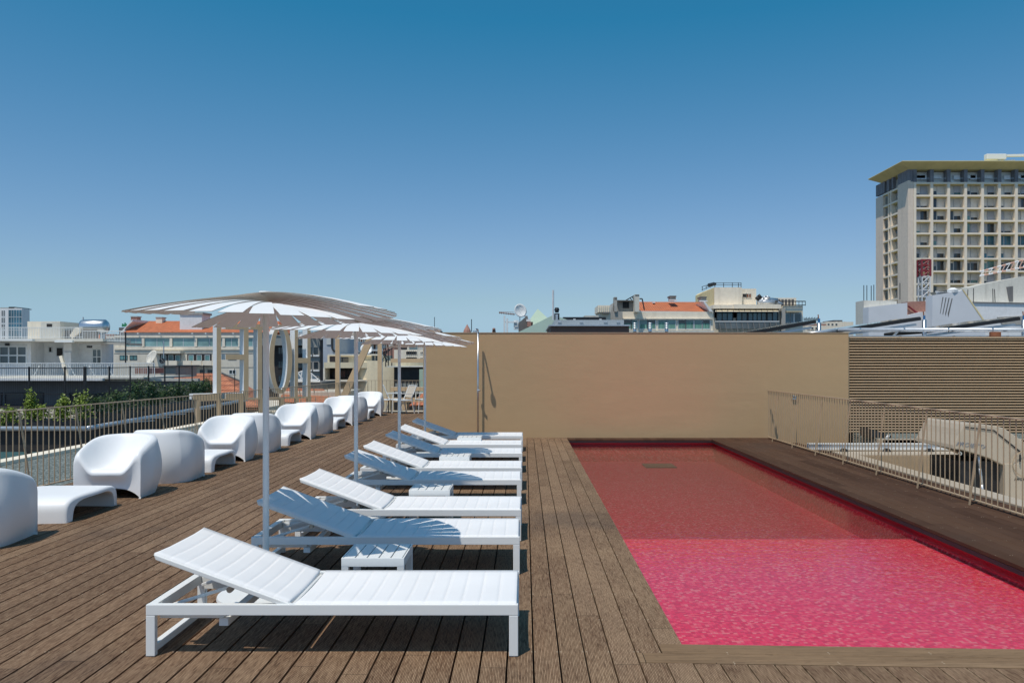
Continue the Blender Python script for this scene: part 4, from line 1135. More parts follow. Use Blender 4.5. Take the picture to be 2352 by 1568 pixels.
for k, (a_, b_) in enumerate(((380,384),(387,406),(420,439),(441,463),(465,486))):
    addbox(D_, 'balcony', M['cream2'], a_, b_, 828, 840, YD-1.3, .2)
addbox(D_, 'balcony_slab', M['cream'], 380, 488, 839, 841, YD-1.3, 1.3)
for u in (436, 460, 478): win(D_, u, u+9, 850, 857, YD, M['glass_dark'], 1, M['dark_steel'], .08)
for u in (316, 365.5, 441, 472, 535):
    addbox(D_, 'floodlight', M['white_paint'], u-1.4, u+1.4, 764, 767, YD-.8, .3)
bg_ = thing('rooftop_sign', 'small green letters on a distant roof left of the orange roof', 'sign', (PXX(284,190),190,PXZ(752,190)))
b = MB()
for k, (u, v0) in enumerate(((281,743),(284,745),(286.5,741),(289,743.5))): b.bar((PXX(u,190),190,PXZ(750,190)), (PXX(u+1,190),190,PXZ(v0,190)), .25, .2)
b.build('letters', plain('sign_green', (.05,.30,.14), .5), bg_)
tag(addbox(None, 'distant_building', M['dark_wall'], 273, 292, 752, 790, 190, 10), 'small distant grey building under the green rooftop letters', 'building')
dish('large translucent white satellite dish on the roof before the cream building', 351, 822, 75, .72, M['concrete_lt'], az=-35, tilt=25)
dish('small dark satellite dish beside the large one', 372, 829, 72, .25, M['dark_steel'], az=40, tilt=20)
mast('tall thin street lamp like mast in front of the cream building', 376, 783, 835, 73, .05, arms=0)
mast('thin dark mast at the right end of the white building', 288.5, 762, 835, YB-1, .05, mat='black')
bo = MB(); q = YB-.5; bo.tube((PXX(288.5,q),q,PXZ(790.5,q)), (PXX(326,q),q,PXZ(793,q)), .04, 6)
tag(bo.build('boom', M['dark_steel']), 'thin horizontal boom sticking out from the dark mast', 'boom')
rk = thing('roof_hut', 'small rusty concrete hut on the roof behind the mesh fence', 'hut', (PXX(388,62),62,-1))
addbox(rk, 'wall', M['concrete'], 376, 403, 842, 865, 62, 4); addbox(rk, 'roof', M['dark_wall'], 373, 404, 838.5, 842, 61.8, 4.5)
tag(addbox(None, 'roof_equipment', M['pink_brick'], 310, 340, 845, 858, 64, 3), 'low reddish brick plinth behind the terrace railing', 'plinth')
# ---- near orange roof right of the fence
YE = 62
E_ = thing('tiled_house', 'near house with large orange tiled roof in front of the cream building', 'house', (PXX(480,YE),YE,-22))
def rp(u, v, Y): return (PXX(u,Y), Y, PXZ(v,Y))
b = MB(); b.add([rp(395,935,YE), rp(600,935,YE), rp(506,857,YE+9), rp(400,857,YE+9), rp(560,880,YE+16), rp(600,905,YE+14)], [(0,1,2,3),(1,5,4,2)])
b.add([rp(395,940,YE), rp(600,940,YE), rp(600,910,YE+14), rp(560,885,YE+16), rp(506,862,YE+9.2), rp(400,862,YE+9.2)], [(0,1,2,3,4,5)])
b.build('roof', M['band_roof'], E_)
b = MB(); b.tube(rp(506,856,YE+9), rp(560,879,YE+16), .12, 6); b.build('ridge', M['concrete'], E_)
b = MB(); b.box(PXX(400,YE),PXX(598,YE),YE+1,YE+14,-22,PXZ(938,YE)); b.build('wall', M['cream'], E_)
mast('thin dark aerial on the near orange roof', 539, 846, 915, YE+3, .03, mat='dark_steel')
# ---- blocks behind the round letter
G_ = thing('grey_building', 'grey green concrete building with narrow dark windows behind the letter O', 'building', (PXX(670,105),105,-22))
YG = 105
addbox(G_, 'wall', M['grey_wall'], 583, 600, 766, 1000, YG+2, 12)
addbox(G_, 'curtain_wall', M['dark'], 600, 716, 793, 1000, YG+1, 10)
addbox(G_, 'wall', M['grey_wall'], 600, 740, 776, 793, YG, 12)
addbox(G_, 'wall', M['grey_wall'], 713, 735, 793, 1000, YG, 12)
addbox(G_, 'downpipe', M['black'], 735, 742, 780, 1000, YG-.2, 6)
for v in (797, 831, 865): 
    win(G_, 721, 731, v, v+17, YG, M['glass_dark'], 1, M['concrete'], .08, sill=True)
    win(G_, 713.5, 716.5, v, v+17, YG, M['glass_dark'], 1, M['concrete'], .08, sill=True)
    win(G_, 590, 598, v, v+17, YG+2, M['glass_dark'], 1, M['concrete'], .08, sill=True)
for i in range(3): 
    for j in range(4): win(G_, 640+j*15, 650+j*15, 798+i*32, 812+i*32, YG+1, M['glass_dark'], 2, M['dark_steel'], .08)
tarp = MB(); rnd = random.Random(4); q = YG-.4
for k in range(26):
    u = 668+k*2.9; 
    if 714 < u < 716: continue
    v0 = 762+rnd.uniform(-2,3); v1 = 775+rnd.uniform(-4,3); y_ = q+rnd.uniform(-.5,.3)
    tarp.add([rp(u-2.4,v0,y_), rp(u+2.4,v0+rnd.uniform(-2,2),y_+.4), rp(u+2.6,v1,y_-.3), rp(u-1.5,v1+rnd.uniform(-2,2),y_)], [(0,1,2,3)])
tag(tarp.build('crumpled_sheeting', M['white_wall']), 'crumpled white plastic sheeting hanging over the grey building edge', 'sheeting')
tr = thing('roof_skylight', 'small glazed pyramid skylight with white bars seen through the letter O', 'skylight', (PXX(690,80),80,PXZ(880,80)))
b = MB()
for u0, v0, u1, v1 in ((648,876,684,856),(684,856,704,848),(684,856,700,876),(704,848,735,874),(648,876,735,876),(668,866,670,876),(694,852,690,876),(704,848,706,876),(716,858,716,876),(655,872,730,872)): b.tube(rp(u0,v0,80), rp(u1,v1,80), .05, 5)
b.build('glazing_bars', M['white_paint'], tr)
b = MB(); b.add([rp(648,876,80.1), rp(735,876,80.1), rp(704,848,83), rp(684,856,82)], [(0,1,2,3)]); b.build('pane', M['glass_grey'], tr)
b = MB(); b.box(PXX(645,80),PXX(738,80),80.2,86,-22,PXZ(877,80)); b.build('wall', M['dark_wall'], tr)
h2 = bldg('tiled_house', 'low house with red tiled roof behind the railing right of the letter H', 'house', 640, 790, 900, 74, 8, M['cream'], group=None)
b = MB(); b.add([rp(640,922,70), rp(800,930,70), rp(742,893,78), rp(655,890,78)], [(0,1,2,3)]); b.add([rp(640,925,70), rp(800,933,70), rp(800,930,84), rp(742,896,78.2), rp(655,893,78.2)], [(0,1,2,3,4)]); b.build('roof', M['tile_x'], h2)
# pale grey-blue tower next to it
P_ = bldg('pale_building', 'tall pale blue grey rendered building right of the grey concrete one', 'building', 742, 772, 765, 98, 12, M['palegrey_wall'])
b = MB(); b.path([rp(763,768,97.8), rp(763,801,97.8), rp(770,808,97.8)], .12, 6); b.build('downpipe', M['dark_steel'], P_)
addbox(P_, 'hatch', M['blind'], 750, 760, 772, 791, 97.9, .1)
# yellow building with long balconies
YY = 92
Y_ = thing('yellow_building', 'pale yellow apartment building with long balconies and a curved corner', 'building', (PXX(830,YY),YY,-22))
addbox(Y_, 'wall', M['yellow_wall'], 752, 870, 815, 833, YY+2.5, 10)
addbox(Y_, 'parapet', M['concrete_lt'], 753, 880, 813, 816, YY+2, .4)
addbox(Y_, 'balcony_front', M['yellow_wall'], 744, 874, 832, 845, YY, .3)
addbox(Y_, 'balcony_floor', M['concrete_lt'], 744, 874, 843, 845, YY+.3, 2.5)
addbox(Y_, 'balcony_back', M['dark'], 744, 848, 845, 872, YY+2.4, 8)
addbox(Y_, 'slab', M['cream2'], 744, 848, 872, 876, YY, 3)
addbox(Y_, 'side_wall', M['cream2'], 742.5, 746, 845, 990, YY, 2.6)
addbox(Y_, 'lower_wall', M['dark_wall'], 744, 848, 876, 1000, YY+2.4, 8)
for k in range(5): win(Y_, 766+k*16, 777+k*16, 852, 866, YY+2.35, M['glass_dark'], 2, M['dark_steel'], .08)
addbox(Y_, 'stair_panel', M['palegrey_wall'], 847, 862, 858, 1000, YY+.2, 4); addbox(Y_, 'stair_band', M['glass_blue'], 847, 862, 850, 858, YY+.3, 4); addbox(Y_, 'stair_top', M['concrete_lt'], 847, 862, 843, 850, YY+.2, 4)
for u in (858, 866): win(Y_, u-3, u+2, 817, 829, YY+2.5, M['glass_dark'], 1, M['concrete'], .08)
addbox(Y_, 'loggia', M['brown_wall'], 757, 772, 818, 831, YY+2.45, .05)
b = MB(); b.lathe([(0,-22),(4.2,-22),(4.2,PXZ(828,YY)),(0,PXZ(828,YY))], (PXX(893,YY),YY+3.4,0), 40); o = b.build('curved_corner', M['yellow_wall'], Y_, smooth=True); shade_auto(o)
for u, v in ((866,852),(877,852),(889,853),(901,856)):
    for dv in (0, 28): win(Y_, u, u+7, v-2+dv, v+11+dv, YY-.75+.1*abs(u-885)*.3, M['glass_grey'], 1, M['cream2'], .09)
rail(Y_, 770, 800, 821, 832, YY+1.9, 22, M['dark_steel'], .04)
# dark neighbour right of the curve
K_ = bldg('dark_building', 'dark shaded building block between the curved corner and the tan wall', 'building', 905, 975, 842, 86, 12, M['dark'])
addbox(K_, 'roof_edge', M['concrete_lt'], 888, 978, 840.5, 843, 85.5, 12)
addbox(K_, 'green_wall', M['green_wall'], 963, 985, 848, 1000, 83, 1.5)
for k in range(6): addbox(K_, 'panel', M['grey_wall'], 908+k*9, 915+k*9, 880, 905, 85.8, .2)
h3 = thing('tiled_house', 'low house with bright red tiled roof beside the sling chairs', 'house', (PXX(1000,45),45,-22))
b = MB(); b.add([rp(940,930,40), rp(1100,930,40), rp(1100,893,47), rp(980,893,47)], [(0,1,2,3)]); b.add([rp(940,933,40), rp(1100,933,40), rp(1100,896,47.3), rp(980,896,47.3)], [(0,1,2,3)]); b.build('roof', M['tile_x'], h3)
b = MB(); b.box(PXX(960,42),PXX(1090,42),42,50,-22,PXZ(931,42)); b.build('wall', M['cream'], h3)
# brown brick apartments behind
YK = 165
R_ = thing('brick_building', 'brown brick apartment block with shaded balconies behind the yellow building', 'building', (PXX(870,YK),YK,-22))
addbox(R_, 'wall', M['brick'], 815, 912, 745, 1000, YK, 14)
for j in range(4):
    for i in range(6):
        u = 819+i*15; v = 778+j*15
        win(R_, u, u+8, v, v+8, YK, [M['glass_grey'], M['glass_dark'], M['blind2']][(i*3+j*5)%3], 2, M['concrete_lt'], .12)
for j in range(4): addbox(R_, 'balcony', M['blind'] if j % 2 else M['dark_wall'], 832, 880, 787+j*15, 791+j*15, YK-1.2, 1.1)
W_ = bldg('white_block', 'white apartment building with a grid of small square windows left of the tan wall', 'building', 905, 985, 803, 150, 12, M['cream2'])
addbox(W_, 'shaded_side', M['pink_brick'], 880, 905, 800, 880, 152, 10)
for j in range(3):
    for i in range(6): win(W_, 933+i*4.3, 936+i*4.3, 807+j*13.5, 814+j*13.5, 150, M['glass_dark'], 1, M['cream2'], .1)
    win(W_, 966, 971, 808+j*13.5, 812+j*13.5, 150, M['glass_dark'], 2, M['cream2'], .08)
O_ = thing('orange_house', 'narrow house with a vivid orange roof slope left of second parasol pole', 'house', (PXX(785,130),130,-22))
b = MB(); b.prism([(PXX(772,130),PXZ(784,130)),(PXX(781,130),PXZ(784,130)),(PXX(792,130),PXZ(792,130)),(PXX(792,130),PXZ(805,130)),(PXX(786,130),PXZ(812,130)),(PXX(772,130),PXZ(812,130))], 'y', 130, 138); b.build('roof', M['tile_x'], O_)
addbox(O_, 'wall', M['white_wall'], 790, 812, 783, 1000, 131, 10); addbox(O_, 'chimney', M['dark_wall'], 799, 806, 787, 800, 128, 2)
b = MB(); b.prism([(PXX(786,127),PXZ(812,127)),(PXX(803,127),PXZ(797,127)),(PXX(818,127),PXZ(808,127)),(PXX(818,127),PXZ(830,127)),(PXX(786,127),PXZ(830,127))], 'y', 127, 130); b.build('gable', M['concrete'], O_)
dish('white round satellite dish behind the diagonal of the letter N', 841, 803, 110, .8, M['white_paint'], az=20, tilt=30, zfoot=PXZ(815,110))
bp_ = MB(); rnd = random.Random(9)
for k in range(16): bp_.bar(rp(872+rnd.random()*34,795+rnd.random()*40,88), rp(872+rnd.random()*34,795+rnd.random()*40,88.6), .06, .06)
for u in (886, 892, 900): bp_.tube(rp(u,790+rnd.random()*10,88), rp(u,842,88), .06, 5)
tag(bp_.build('antenna_cluster', M['dark_steel']), 'tangle of dark antennas and brackets above the curved corner', 'antennas')
# distant skyline fillers on the left
fillers = [(-40,30,762,300,'pink_brick'),(60,75,741,420,'brick'),(140,152,746,330,'concrete_lt'),(152,176,744,300,'dark_wall'),(225,262,767,310,'pink_brick'),(240,300,772,260,'cream2'),
           (290,330,765,520,'cream'),(780,830,764,330,'cream2'),(590,660,769,300,'concrete_lt'),(660,760,762,380,'cream'),(820,880,752,300,'pink_brick'),(880,940,758,260,'cream2'),(950,1075,763,420,'concrete_lt'),(620,1100,790,480,'cream'),(0,400,775,600,'cream'),(976,1006,757,350,'dark_wall')]
for i, (u0,u1,v,Y,m) in enumerate(fillers):
    r = bldg('distant_building', ['distant brick building at the left edge behind the white railing','narrow reddish building just right of the glass tower','pale plant room behind the beige cabinet','dark blue distant block left of the silver tank',
        'distant pinkish building between white terrace and cream building','pale distant building behind the end of the upper white railing','faint distant building left of the orange roof','pale distant building behind the second parasol canopy',
        'grey distant building behind the letter T','cream distant building behind the letter O','pinkish distant building behind the letter N','pale distant building behind the third parasol','low grey distant building above the left end of the tan wall',
        'long distant row of cream buildings low on the horizon behind the letters','far long row of pale buildings on the horizon at the left','dark roof plant above the left end of the tan wall'][i], 'building', u0, u1, v, Y, 20, M[m])
    n = int((u1-u0)/7)
    if Y < 400:
        for k in range(min(n,8)): win(r, u0+3+k*7, u0+6+k*7, v+4, v+8, Y, M['glass_dark'], 1, M['concrete_lt'], .1)
sp_ = thing('church_spire', 'small orange pointed turret with a finial left of the cream building', 'spire', (PXX(234,230),230,-5))
b = MB(); b.lathe([(0,PXZ(758,230)),(2.2,PXZ(790,230)),(2.2,-20)][::-1], (PXX(234,230),230,0), 8); b.build('spire', M['tile_x'], sp_)
b = MB(); b.tube(rp(234,750,230), rp(234,760,230), .2, 6); b.build('finial', M['dark_steel'], sp_)
sp_ = thing('church_spire', 'small red pointed spire just above the left part of the tan wall', 'spire', (PXX(1073,260),260,0))
b = MB(); b.lathe([(1.3,PXZ(765,260)),(1.1,PXZ(758,260)),(0,PXZ(744,260))], (PXX(1073,260),260,0), 8); b.build('spire', M['pink_brick'], sp_)
mast('thin grey mast right of the red spire', 1083, 733, 762, 250, .12, mat='dark_steel')
mast('thin dark mast above the dark roof plant', 998, 728, 760, 330, .12, mat='dark_steel')
#SECTION_BACK2

# ================================================================== right background
# low roofs and pyramids just behind the tan wall
GP = thing('pyramid_roof', 'pale green pyramid shaped roof behind the satellite dish', 'roof', (PXX(1235,60),60,-22))
b = MB(); b.add([rp(1190,770,60), rp(1300,770,60), rp(1300,770,72), rp(1190,770,72), rp(1235,709,66)], [(0,1,4),(1,2,4),(2,3,4),(3,0,4)]); b.build('roof', M['green_wall'], GP)
b = MB(); b.box(PXX(1191,60.2),PXX(1299,60.2),60.2,71.8,-22,PXZ(770.5,60.2)); b.build('wall', M['green_wall'], GP)
GR = thing('green_ramp_wall', 'pale mint sloping wall in front of the green pyramid roof', 'wall', (PXX(1250,44),44,-5))
b = MB(); b.prism([(PXX(1180,44),PXZ(768,44)),(PXX(1271,44),PXZ(723,44)),(PXX(1305,44),PXZ(735,44)),(PXX(1330,44),PXZ(775,44)),(PXX(1180,44),PXZ(775,44))], 'y', 44, 44.6); b.build('wall', M['mint_wall'], GR)
tag(addbox(None, 'brown_annex', M['brown_wall'], 1192, 1224, 739, 775, 50, 4), 'dark brown block under the satellite dish with its shaded opening', 'building')
hb_ = MB(); hb_.prism([(PXX(1191,49.8),PXZ(742,49.8)),(PXX(1211,49.8),PXZ(724,49.8)),(PXX(1214,49.8),PXZ(735,49.8)),(PXX(1218,49.8),PXZ(770,49.8)),(PXX(1191,49.8),PXZ(770,49.8))], 'y', 49.8, 53)
tag(hb_.build('gable_end', M['dark_wall']), 'dark grey gable end right below the big white satellite dish', 'wall')
tag(addbox(None, 'awning_box', M['white_paint'], 1209, 1219, 733, 738, 49.5, .5), 'tiny white box on the dark gable below the dish', 'box')
tag(addbox(None, 'brick_chimney', M['pink_brick'], 1211, 1220, 739, 750, 49.3, .8), 'small red brick chimney stump below the dish', 'chimney')
dish('big white satellite dish with feed arm standing above the tan wall', 1194, 714, 52, .44, M['white_paint'], az=28, tilt=12, zfoot=PXZ(742,52))
x_ = MB(); x_.tube(rp(1146,718,54), rp(1183,722,54), .03, 5)
for i in range(9): x_.tube(rp(1148+i*4,715.5+i*.45,53.7), rp(1148+i*4,721+i*.45,54.3), .012, 4)
x_.tube(rp(1146,716,54), rp(1180,717,54), .012, 4); x_.tube(rp(1200,724,54), rp(1212,728,54), .03, 5)
tag(x_.build('yagi_antenna', M['rust']), 'long horizontal yagi antenna reaching left behind the big dish', 'antenna')
pf = thing('white_scaffold', 'white post and rail frame standing left of the big dish', 'frame', (PXX(1165,40),40,2.5))
for u, v0 in ((1158.5,725),(1165,731)): addbox(pf, 'post', M['white_paint'], u-2, u+2, v0, 768, 40, .12)
addbox(pf, 'crossbar', M['white_paint'], 1160, 1186, 738, 741, 40.02, .08); addbox(pf, 'cabinet', M['white_paint'], 1180, 1191, 735, 756, 40.1, .5); addbox(pf, 'cabinet_window', M['blind'], 1182, 1190, 741, 751, 40.07, .04)
cp = thing('terracotta_pot', 'small orange terracotta chimney pot peeking over the tan wall', 'chimney pot', (PXX(1134.5,30),30,2.2))
b = MB(); b.lathe([(0,PXZ(766,30)),(.075,PXZ(765,30)),(.05,PXZ(753.5,30)),(0,PXZ(753,30))], (PXX(1134.5,30),30,0), 12); b.build('pot', M['pink_brick'], cp)
for k in (-1,0,1): b = MB(); b.box(PXX(1134.5+k*2.2,30)-.012,PXX(1134.5+k*2.2,30)+.012,29.92,29.96,PXZ(763,30),PXZ(756,30)); b.build('slot', M['dark'], cp)
mast('tall thin white flag pole above the pale green roofs', 1270.5, 666, 735, 43, .05, name='flag_pole', mat='crane_white')
cw = thing('roof_cowl', 'black roof vent cowl on a metal duct beside the white pole', 'vent', (PXX(1279,40),40,2.6))
b = MB(); b.lathe([(0,PXZ(718,40)),(.10,PXZ(717.5,40)),(.10,PXZ(709,40)),(.12,PXZ(713,40)),(.13,PXZ(712,40)),(.09,PXZ(706.5,40)),(0,PXZ(706,40))], (PXX(1279,40),40,0), 16); b.build('cowl', M['black'], cw)
addbox(cw, 'duct', M['dark_steel'], 1273.5, 1285, 719.5, 735, 39.9, .25); addbox(cw, 'duct_front', M['galv'], 1276, 1281.5, 722, 740, 39.8, .1)
lo = thing('roof_pavilion', 'long low brown roof pavilion with translucent grey parapet behind the wall', 'pavilion', (PXX(1350,32),32,-5))
addbox(lo, 'wall', M['brown_wall'], 1264.5, 1445, 748, 800, 32, 5)
addbox(lo, 'roof_edge', M['galv'], 1261, 1448, 745.5, 748.5, 31.8, 5.4)
addbox(lo, 'glass_parapet', M['fascia_glass'], 1274, 1433, 734.5, 746, 32.5, 3)
for u in (1285, 1335, 1391, 1420): addbox(lo, 'vent_grille', M['galv'], u-4, u+4, 737, 740, 32.45, .04)
tag(addbox(None, 'dark_screen', M['dark_steel'], 1293, 1392, 728, 742, 50, .5), 'dark horizontal roof screen behind the low pavilion', 'screen')
tag(addbox(None, 'beige_slab', M['concrete_lt'], 1343, 1375, 724.5, 728, 60, 3), 'thin beige roof slab above the dark screen', 'slab')
for k, u in enumerate((1317, 1377)):
    b = MB(); b.box(PXX(u,49),PXX(u+5,49),49,49.2,PXZ(735,49),PXZ(732,49)); tag(b.build('roof_lamp', M['white_paint']), ['tiny white lamp on the left part of the dark roof screen','tiny white lamp on the right part of the dark roof screen'][k], 'lamp')
cc = thing('cabin', 'pale cream rooftop cabin with slatted front left of the concrete chimneys', 'cabin', (PXX(1388,80),80,4))
addbox(cc, 'upper_body', M['cream2'], 1374, 1402, 701, 717, 80, 4); addbox(cc, 'lower_body', M['cream'], 1377, 1402, 717, 745, 80.5, 4)
for k in range(6): addbox(cc, 'rib', M['concrete_lt'], 1376+k*4.6, 1377+k*4.6, 702, 716, 79.9, .1)
addbox(cc, 'louvre', M['dark_wall'], 1384, 1400, 716.5, 720, 79.9, .4)
# orange roofed building with a row of dark windows
YO = 85
Q_ = thing('orange_roof_building', 'cream building with bright orange tiled roof and green curtained windows above the tan wall', 'building', (PXX(1530,YO),YO,-22))
addbox(Q_, 'wall', M['cream2'], 1420, 1637, 715.5, 800, YO, 12)
addbox(Q_, 'eaves_shadow_line', M['cream'], 1430, 1637, 731, 733, YO-.25, .25)
b = MB(); b.add([rp(1466,714.5,YO+.2), rp(1630,715.5,YO+.2), rp(1612,693.5,YO+5), rp(1468,693,YO+5), rp(1468,714,YO+10), rp(1612,714,YO+10)], [(0,1,2,3),(3,2,5,4),(1,5,2)]); b.build('roof', M['tile_x'], Q_)
b = MB(); b.prism([(PXX(1614,YO),PXZ(693,YO)),(PXX(1618,YO),PXZ(693,YO)),(PXX(1636,YO),PXZ(716,YO)),(PXX(1629,YO),PXZ(716,YO))], 'y', YO-.3, YO+8); b.build('parapet', M['white_wall'], Q_)
wins = [(1433,1449),(1450.5,1463),(1469,1486),(1488,1505),(1512,1530.5),(1533,1551),(1558,1574),(1576,1592),(1595,1611.5),(1614,1630)]
for k, (a_, b_) in enumerate(wins):
    w = win(Q_, a_, b_, 735, 754.5, YO, M['glass_teal'] if k % 3 else M['glass_dark'], 1, M['alu'], .08)
    zb_ = PXZ(754.5,YO); c_ = MB(); c_.box(PXX(a_,YO)+.02,PXX(b_,YO)-.02,YO-.045,YO-.026,zb_,zb_+.55+.12*math.sin(k*2.1)); c_.build('curtain', M['curtain_green'], w)
addbox(Q_, 'sill_band', M['concrete_lt'], 1420, 1640, 759, 763, YO-.4, .4)
for k, u in enumerate((1458, 1493, 1531)):
    vz = thing('roof_vent', ['silver ribbed roof vent in front of the left windows of the orange roofed building','silver ribbed roof vent in the middle of the window row','silver ribbed roof vent at the right of the three before the windows'][k], 'vent', (PXX(u,60),60,PXZ(768,60)), 'silver roof vents before the curtained windows')
    b = MB(); b.tube(rp(u,768,60), rp(u,753,60), .13, 14); b.build('duct', M['steel'], vz, smooth=True)
    for j in range(4): b = MB(); b.lathe([(0,0),(.17,.0),(.14,.06),(0,.07)], (PXX(u,60),60,PXZ(755-j*4,60)), 16); b.build('fin_ring', M['galv'], vz)
addbox(Q_, 'stair_wall', M['concrete'], 1403, 1430, 715, 800, YO-1, 8)
b = MB(); b.prism([(PXX(1403,YO-1),PXZ(715,YO-1)),(PXX(1409,YO-1),PXZ(695,YO-1)),(PXX(1409,YO-1),PXZ(715,YO-1))], 'y', YO-1, YO+7); b.build('gable_slope', M['concrete'], Q_)
addbox(Q_, 'chimney', M['concrete'], 1411, 1417.5, 682, 716, YO-1.2, 1.2)
addbox(Q_, 'chimney', M['concrete_lt'], 1458.5, 1468.5, 676, 716, YO-1.2, 1.4)
addbox(Q_, 'chimney_cap', M['dark_wall'], 1411, 1417.5, 683, 687, YO-1.23, .03); addbox(Q_, 'chimney_cap', M['dark_wall'], 1459, 1468, 676.5, 679, YO-1.23, .03)
addbox(Q_, 'recess_wall', M['concrete'], 1417.5, 1458.5, 690, 716, YO+.5, 3); addbox(Q_, 'recess_lintel', M['dark_wall'], 1417, 1459, 689, 691.5, YO-.2, 3.5)
win(Q_, 1432, 1443, 695, 706, YO+.5, M['dark'], 3, M['dark_steel'], .08)
b = MB(); b.bar(rp(1437,690,YO), rp(1458,678,YO), .12, .1); b.bar(rp(1452,681,YO), rp(1456,690,YO), .08, .08); b.bar(rp(1447,684,YO), rp(1452,690,YO), .08, .08); b.build('roof_ladder', M['dark_steel'], Q_)
b = MB(); b.path([rp(1469,686,YO-.8), rp(1475,686,YO-.8), rp(1480,712,YO-.8)], .07, 6); b.build('flue_pipe', M['dark_steel'], Q_)
for u, v0 in ((1546,677),(1616,679)):
    addbox(Q_, 'roof_chimney', M['concrete'], u-6.5, u+6.5, v0+5, v0+13, YO+2.5, 1.2); addbox(Q_, 'chimney_cap', M['dark_wall'], u-7.5, u+7.5, v0+2, v0+5, YO+2.3, 1.6)
    addbox(Q_, 'flashing', M['white_wall'], u-9, u+9, v0+11, v0+13.5, YO+2.2, .3)
addbox(Q_, 'skylight', M['white_wall'], 1500, 1505, 692, 696, YO+3.5, .6)
# stepped cream block with glazed floor
YS2 = 95
U_ = thing('stepped_building', 'stepped cream and yellow stained building with dark blue glazed top floor', 'building', (PXX(1720,YS2),YS2,-22))
addbox(U_, 'tower_wall', M['cream2'], 1640.5, 1704, 660, 730, YS2, 9)
b = MB(); x0,z0 = PX(1640.5,660,YS2); 
b.hexa([(PXX(1609,YS2+6),YS2+6,PXZ(760,YS2+6)),(x0-.02,YS2,PXZ(760,YS2)),(x0-.02,YS2+9,PXZ(760,YS2)),(PXX(1609,YS2+6),YS2+9,PXZ(760,YS2+6)),
        (PXX(1609,YS2+6),YS2+6,z0-.25),(x0-.02,YS2,z0),(x0-.02,YS2+9,z0),(PXX(1609,YS2+6),YS2+9,z0-.25)]); b.build('stained_wall', M['yellowed'], U_)
addbox(U_, 'annex_wall', M['cream2'], 1704, 1737, 663, 730, YS2+1, 7)
w = win(U_, 1705.5, 1714, 675, 683, YS2+1, M['dark'], 1, M['concrete_lt'], .06); win(U_, 1715, 1724.5, 675, 683, YS2+1, M['rust'], 2, M['concrete_lt'], .06)
addbox(U_, 'parapet', M['cream2'], 1685, 1794, 699, 708.5, YS2-1, 10)
addbox(U_, 'wall', M['cream2'], 1638, 1685, 700, 708.5, YS2-.9, 8)
addbox(U_, 'wall', M['cream'], 1638, 1798, 708, 800, YS2, 10)
addbox(U_, 'parapet', M['cream2'], 1799, 1844, 702, 713, YS2+2, 8); addbox(U_, 'wall', M['cream'], 1799, 1844, 713, 800, YS2+3, 8)
addbox(U_, 'corner_column', M['concrete'], 1795, 1804, 708, 800, YS2-.6, 1.5)
aw = MB(); 
for i in range(12): u = 1644+i*13; aw.bar(rp(u,709,YS2-.1), rp(u+2,716,YS2-1.4), .06, .05)
aw.bar(rp(1642,709,YS2-.1), rp(1788,709,YS2-.1), .1, .08); aw.bar(rp(1642,716,YS2-1.4), rp(1788,716,YS2-1.4), .1, .08); aw.build('awning_frame', M['dark_wall'], U_)
aw = MB(); aw.add([rp(1643,709.5,YS2-.1), rp(1788,709.5,YS2-.1), rp(1788,715.5,YS2-1.35), rp(1643,715.5,YS2-1.35)], [(0,1,2,3)]); aw.build('awning_sheet', M['yellow_wall'], U_)
for a_, b_, n_ in ((1647,1682,3),(1693,1715,2),(1719,1759,4),(1763,1785,2)): win(U_, a_, b_, 717, 736, YS2-.2, M['glass_blue'], n_, M['dark_steel'], .09, pr=.1)
for a_, b_ in ((1804,1814),(1816,1822),(1825,1839)): win(U_, a_, b_, 720, 740, YS2+2.9, M['glass_blue'], 1, M['alu'], .08)
addbox(U_, 'balustrade_glass', M['glass_grey'], 1643, 1790, 739, 754, YS2-1.2, .06); addbox(U_, 'balustrade_rail', M['white_paint'], 1643, 1790, 737, 739, YS2-1.25, .14)
for k in range(11): b = MB(); b.bar(rp(1652+k*13,741,YS2-1.3), rp(1656+k*13,762,YS2-1.9), .05, .05); b.build('brace', M['dark_wall'], U_)
addbox(U_, 'roof_guard', M['yellow_wall'], 1806, 1842, 713, 716, YS2+2, 1)
rg = MB()
for v in (649.5, 654): rg.bar(rp(1641,v,YS2+.3), rp(1702,v,YS2+.3), .05, .05); rg.bar(rp(1612,v+12 if v > 650 else v+9,YS2+6), rp(1641,v,YS2+.3), .05, .05)
for u in (1642,1662,1682,1696,1702): rg.tube(rp(u,649,YS2+.3), rp(u,660,YS2+.3), .04, 5)
for u, v in ((1613,664),(1622,661),(1631,658)): rg.tube(rp(u,v-6,YS2+5), rp(u,v+3,YS2+5), .04, 5)
rg.build('roof_railing', M['dark_steel'], U_)
dn = MB(); rnd = random.Random(3)
for k in range(5): dn.tube(rp(1628+k*3,658-k,YS2+3-k*.4), rp(1630+k*3,652-k*.6,YS2+3-k*.4), .22, 10)
tag(dn.build('antenna_drums', M['dark_steel']), 'cluster of dark drum antennas on the top left roof corner of the stepped building', 'antennas')
fl = MB(); fl.path([rp(1738,688,YS2-.2), rp(1743,683,YS2-.2), rp(1748,679,YS2-.3)], .28, 12); tag(fl.build('flue', M['black'], smooth=True), 'black tilted exhaust pipe beside the upper box of the stepped building', 'flue')
du = thing('air_ducts', 'shiny bundle of air handling ducts on the stepped building roof', 'ducts', (PXX(1765,YS2),YS2,PXZ(699,YS2)))
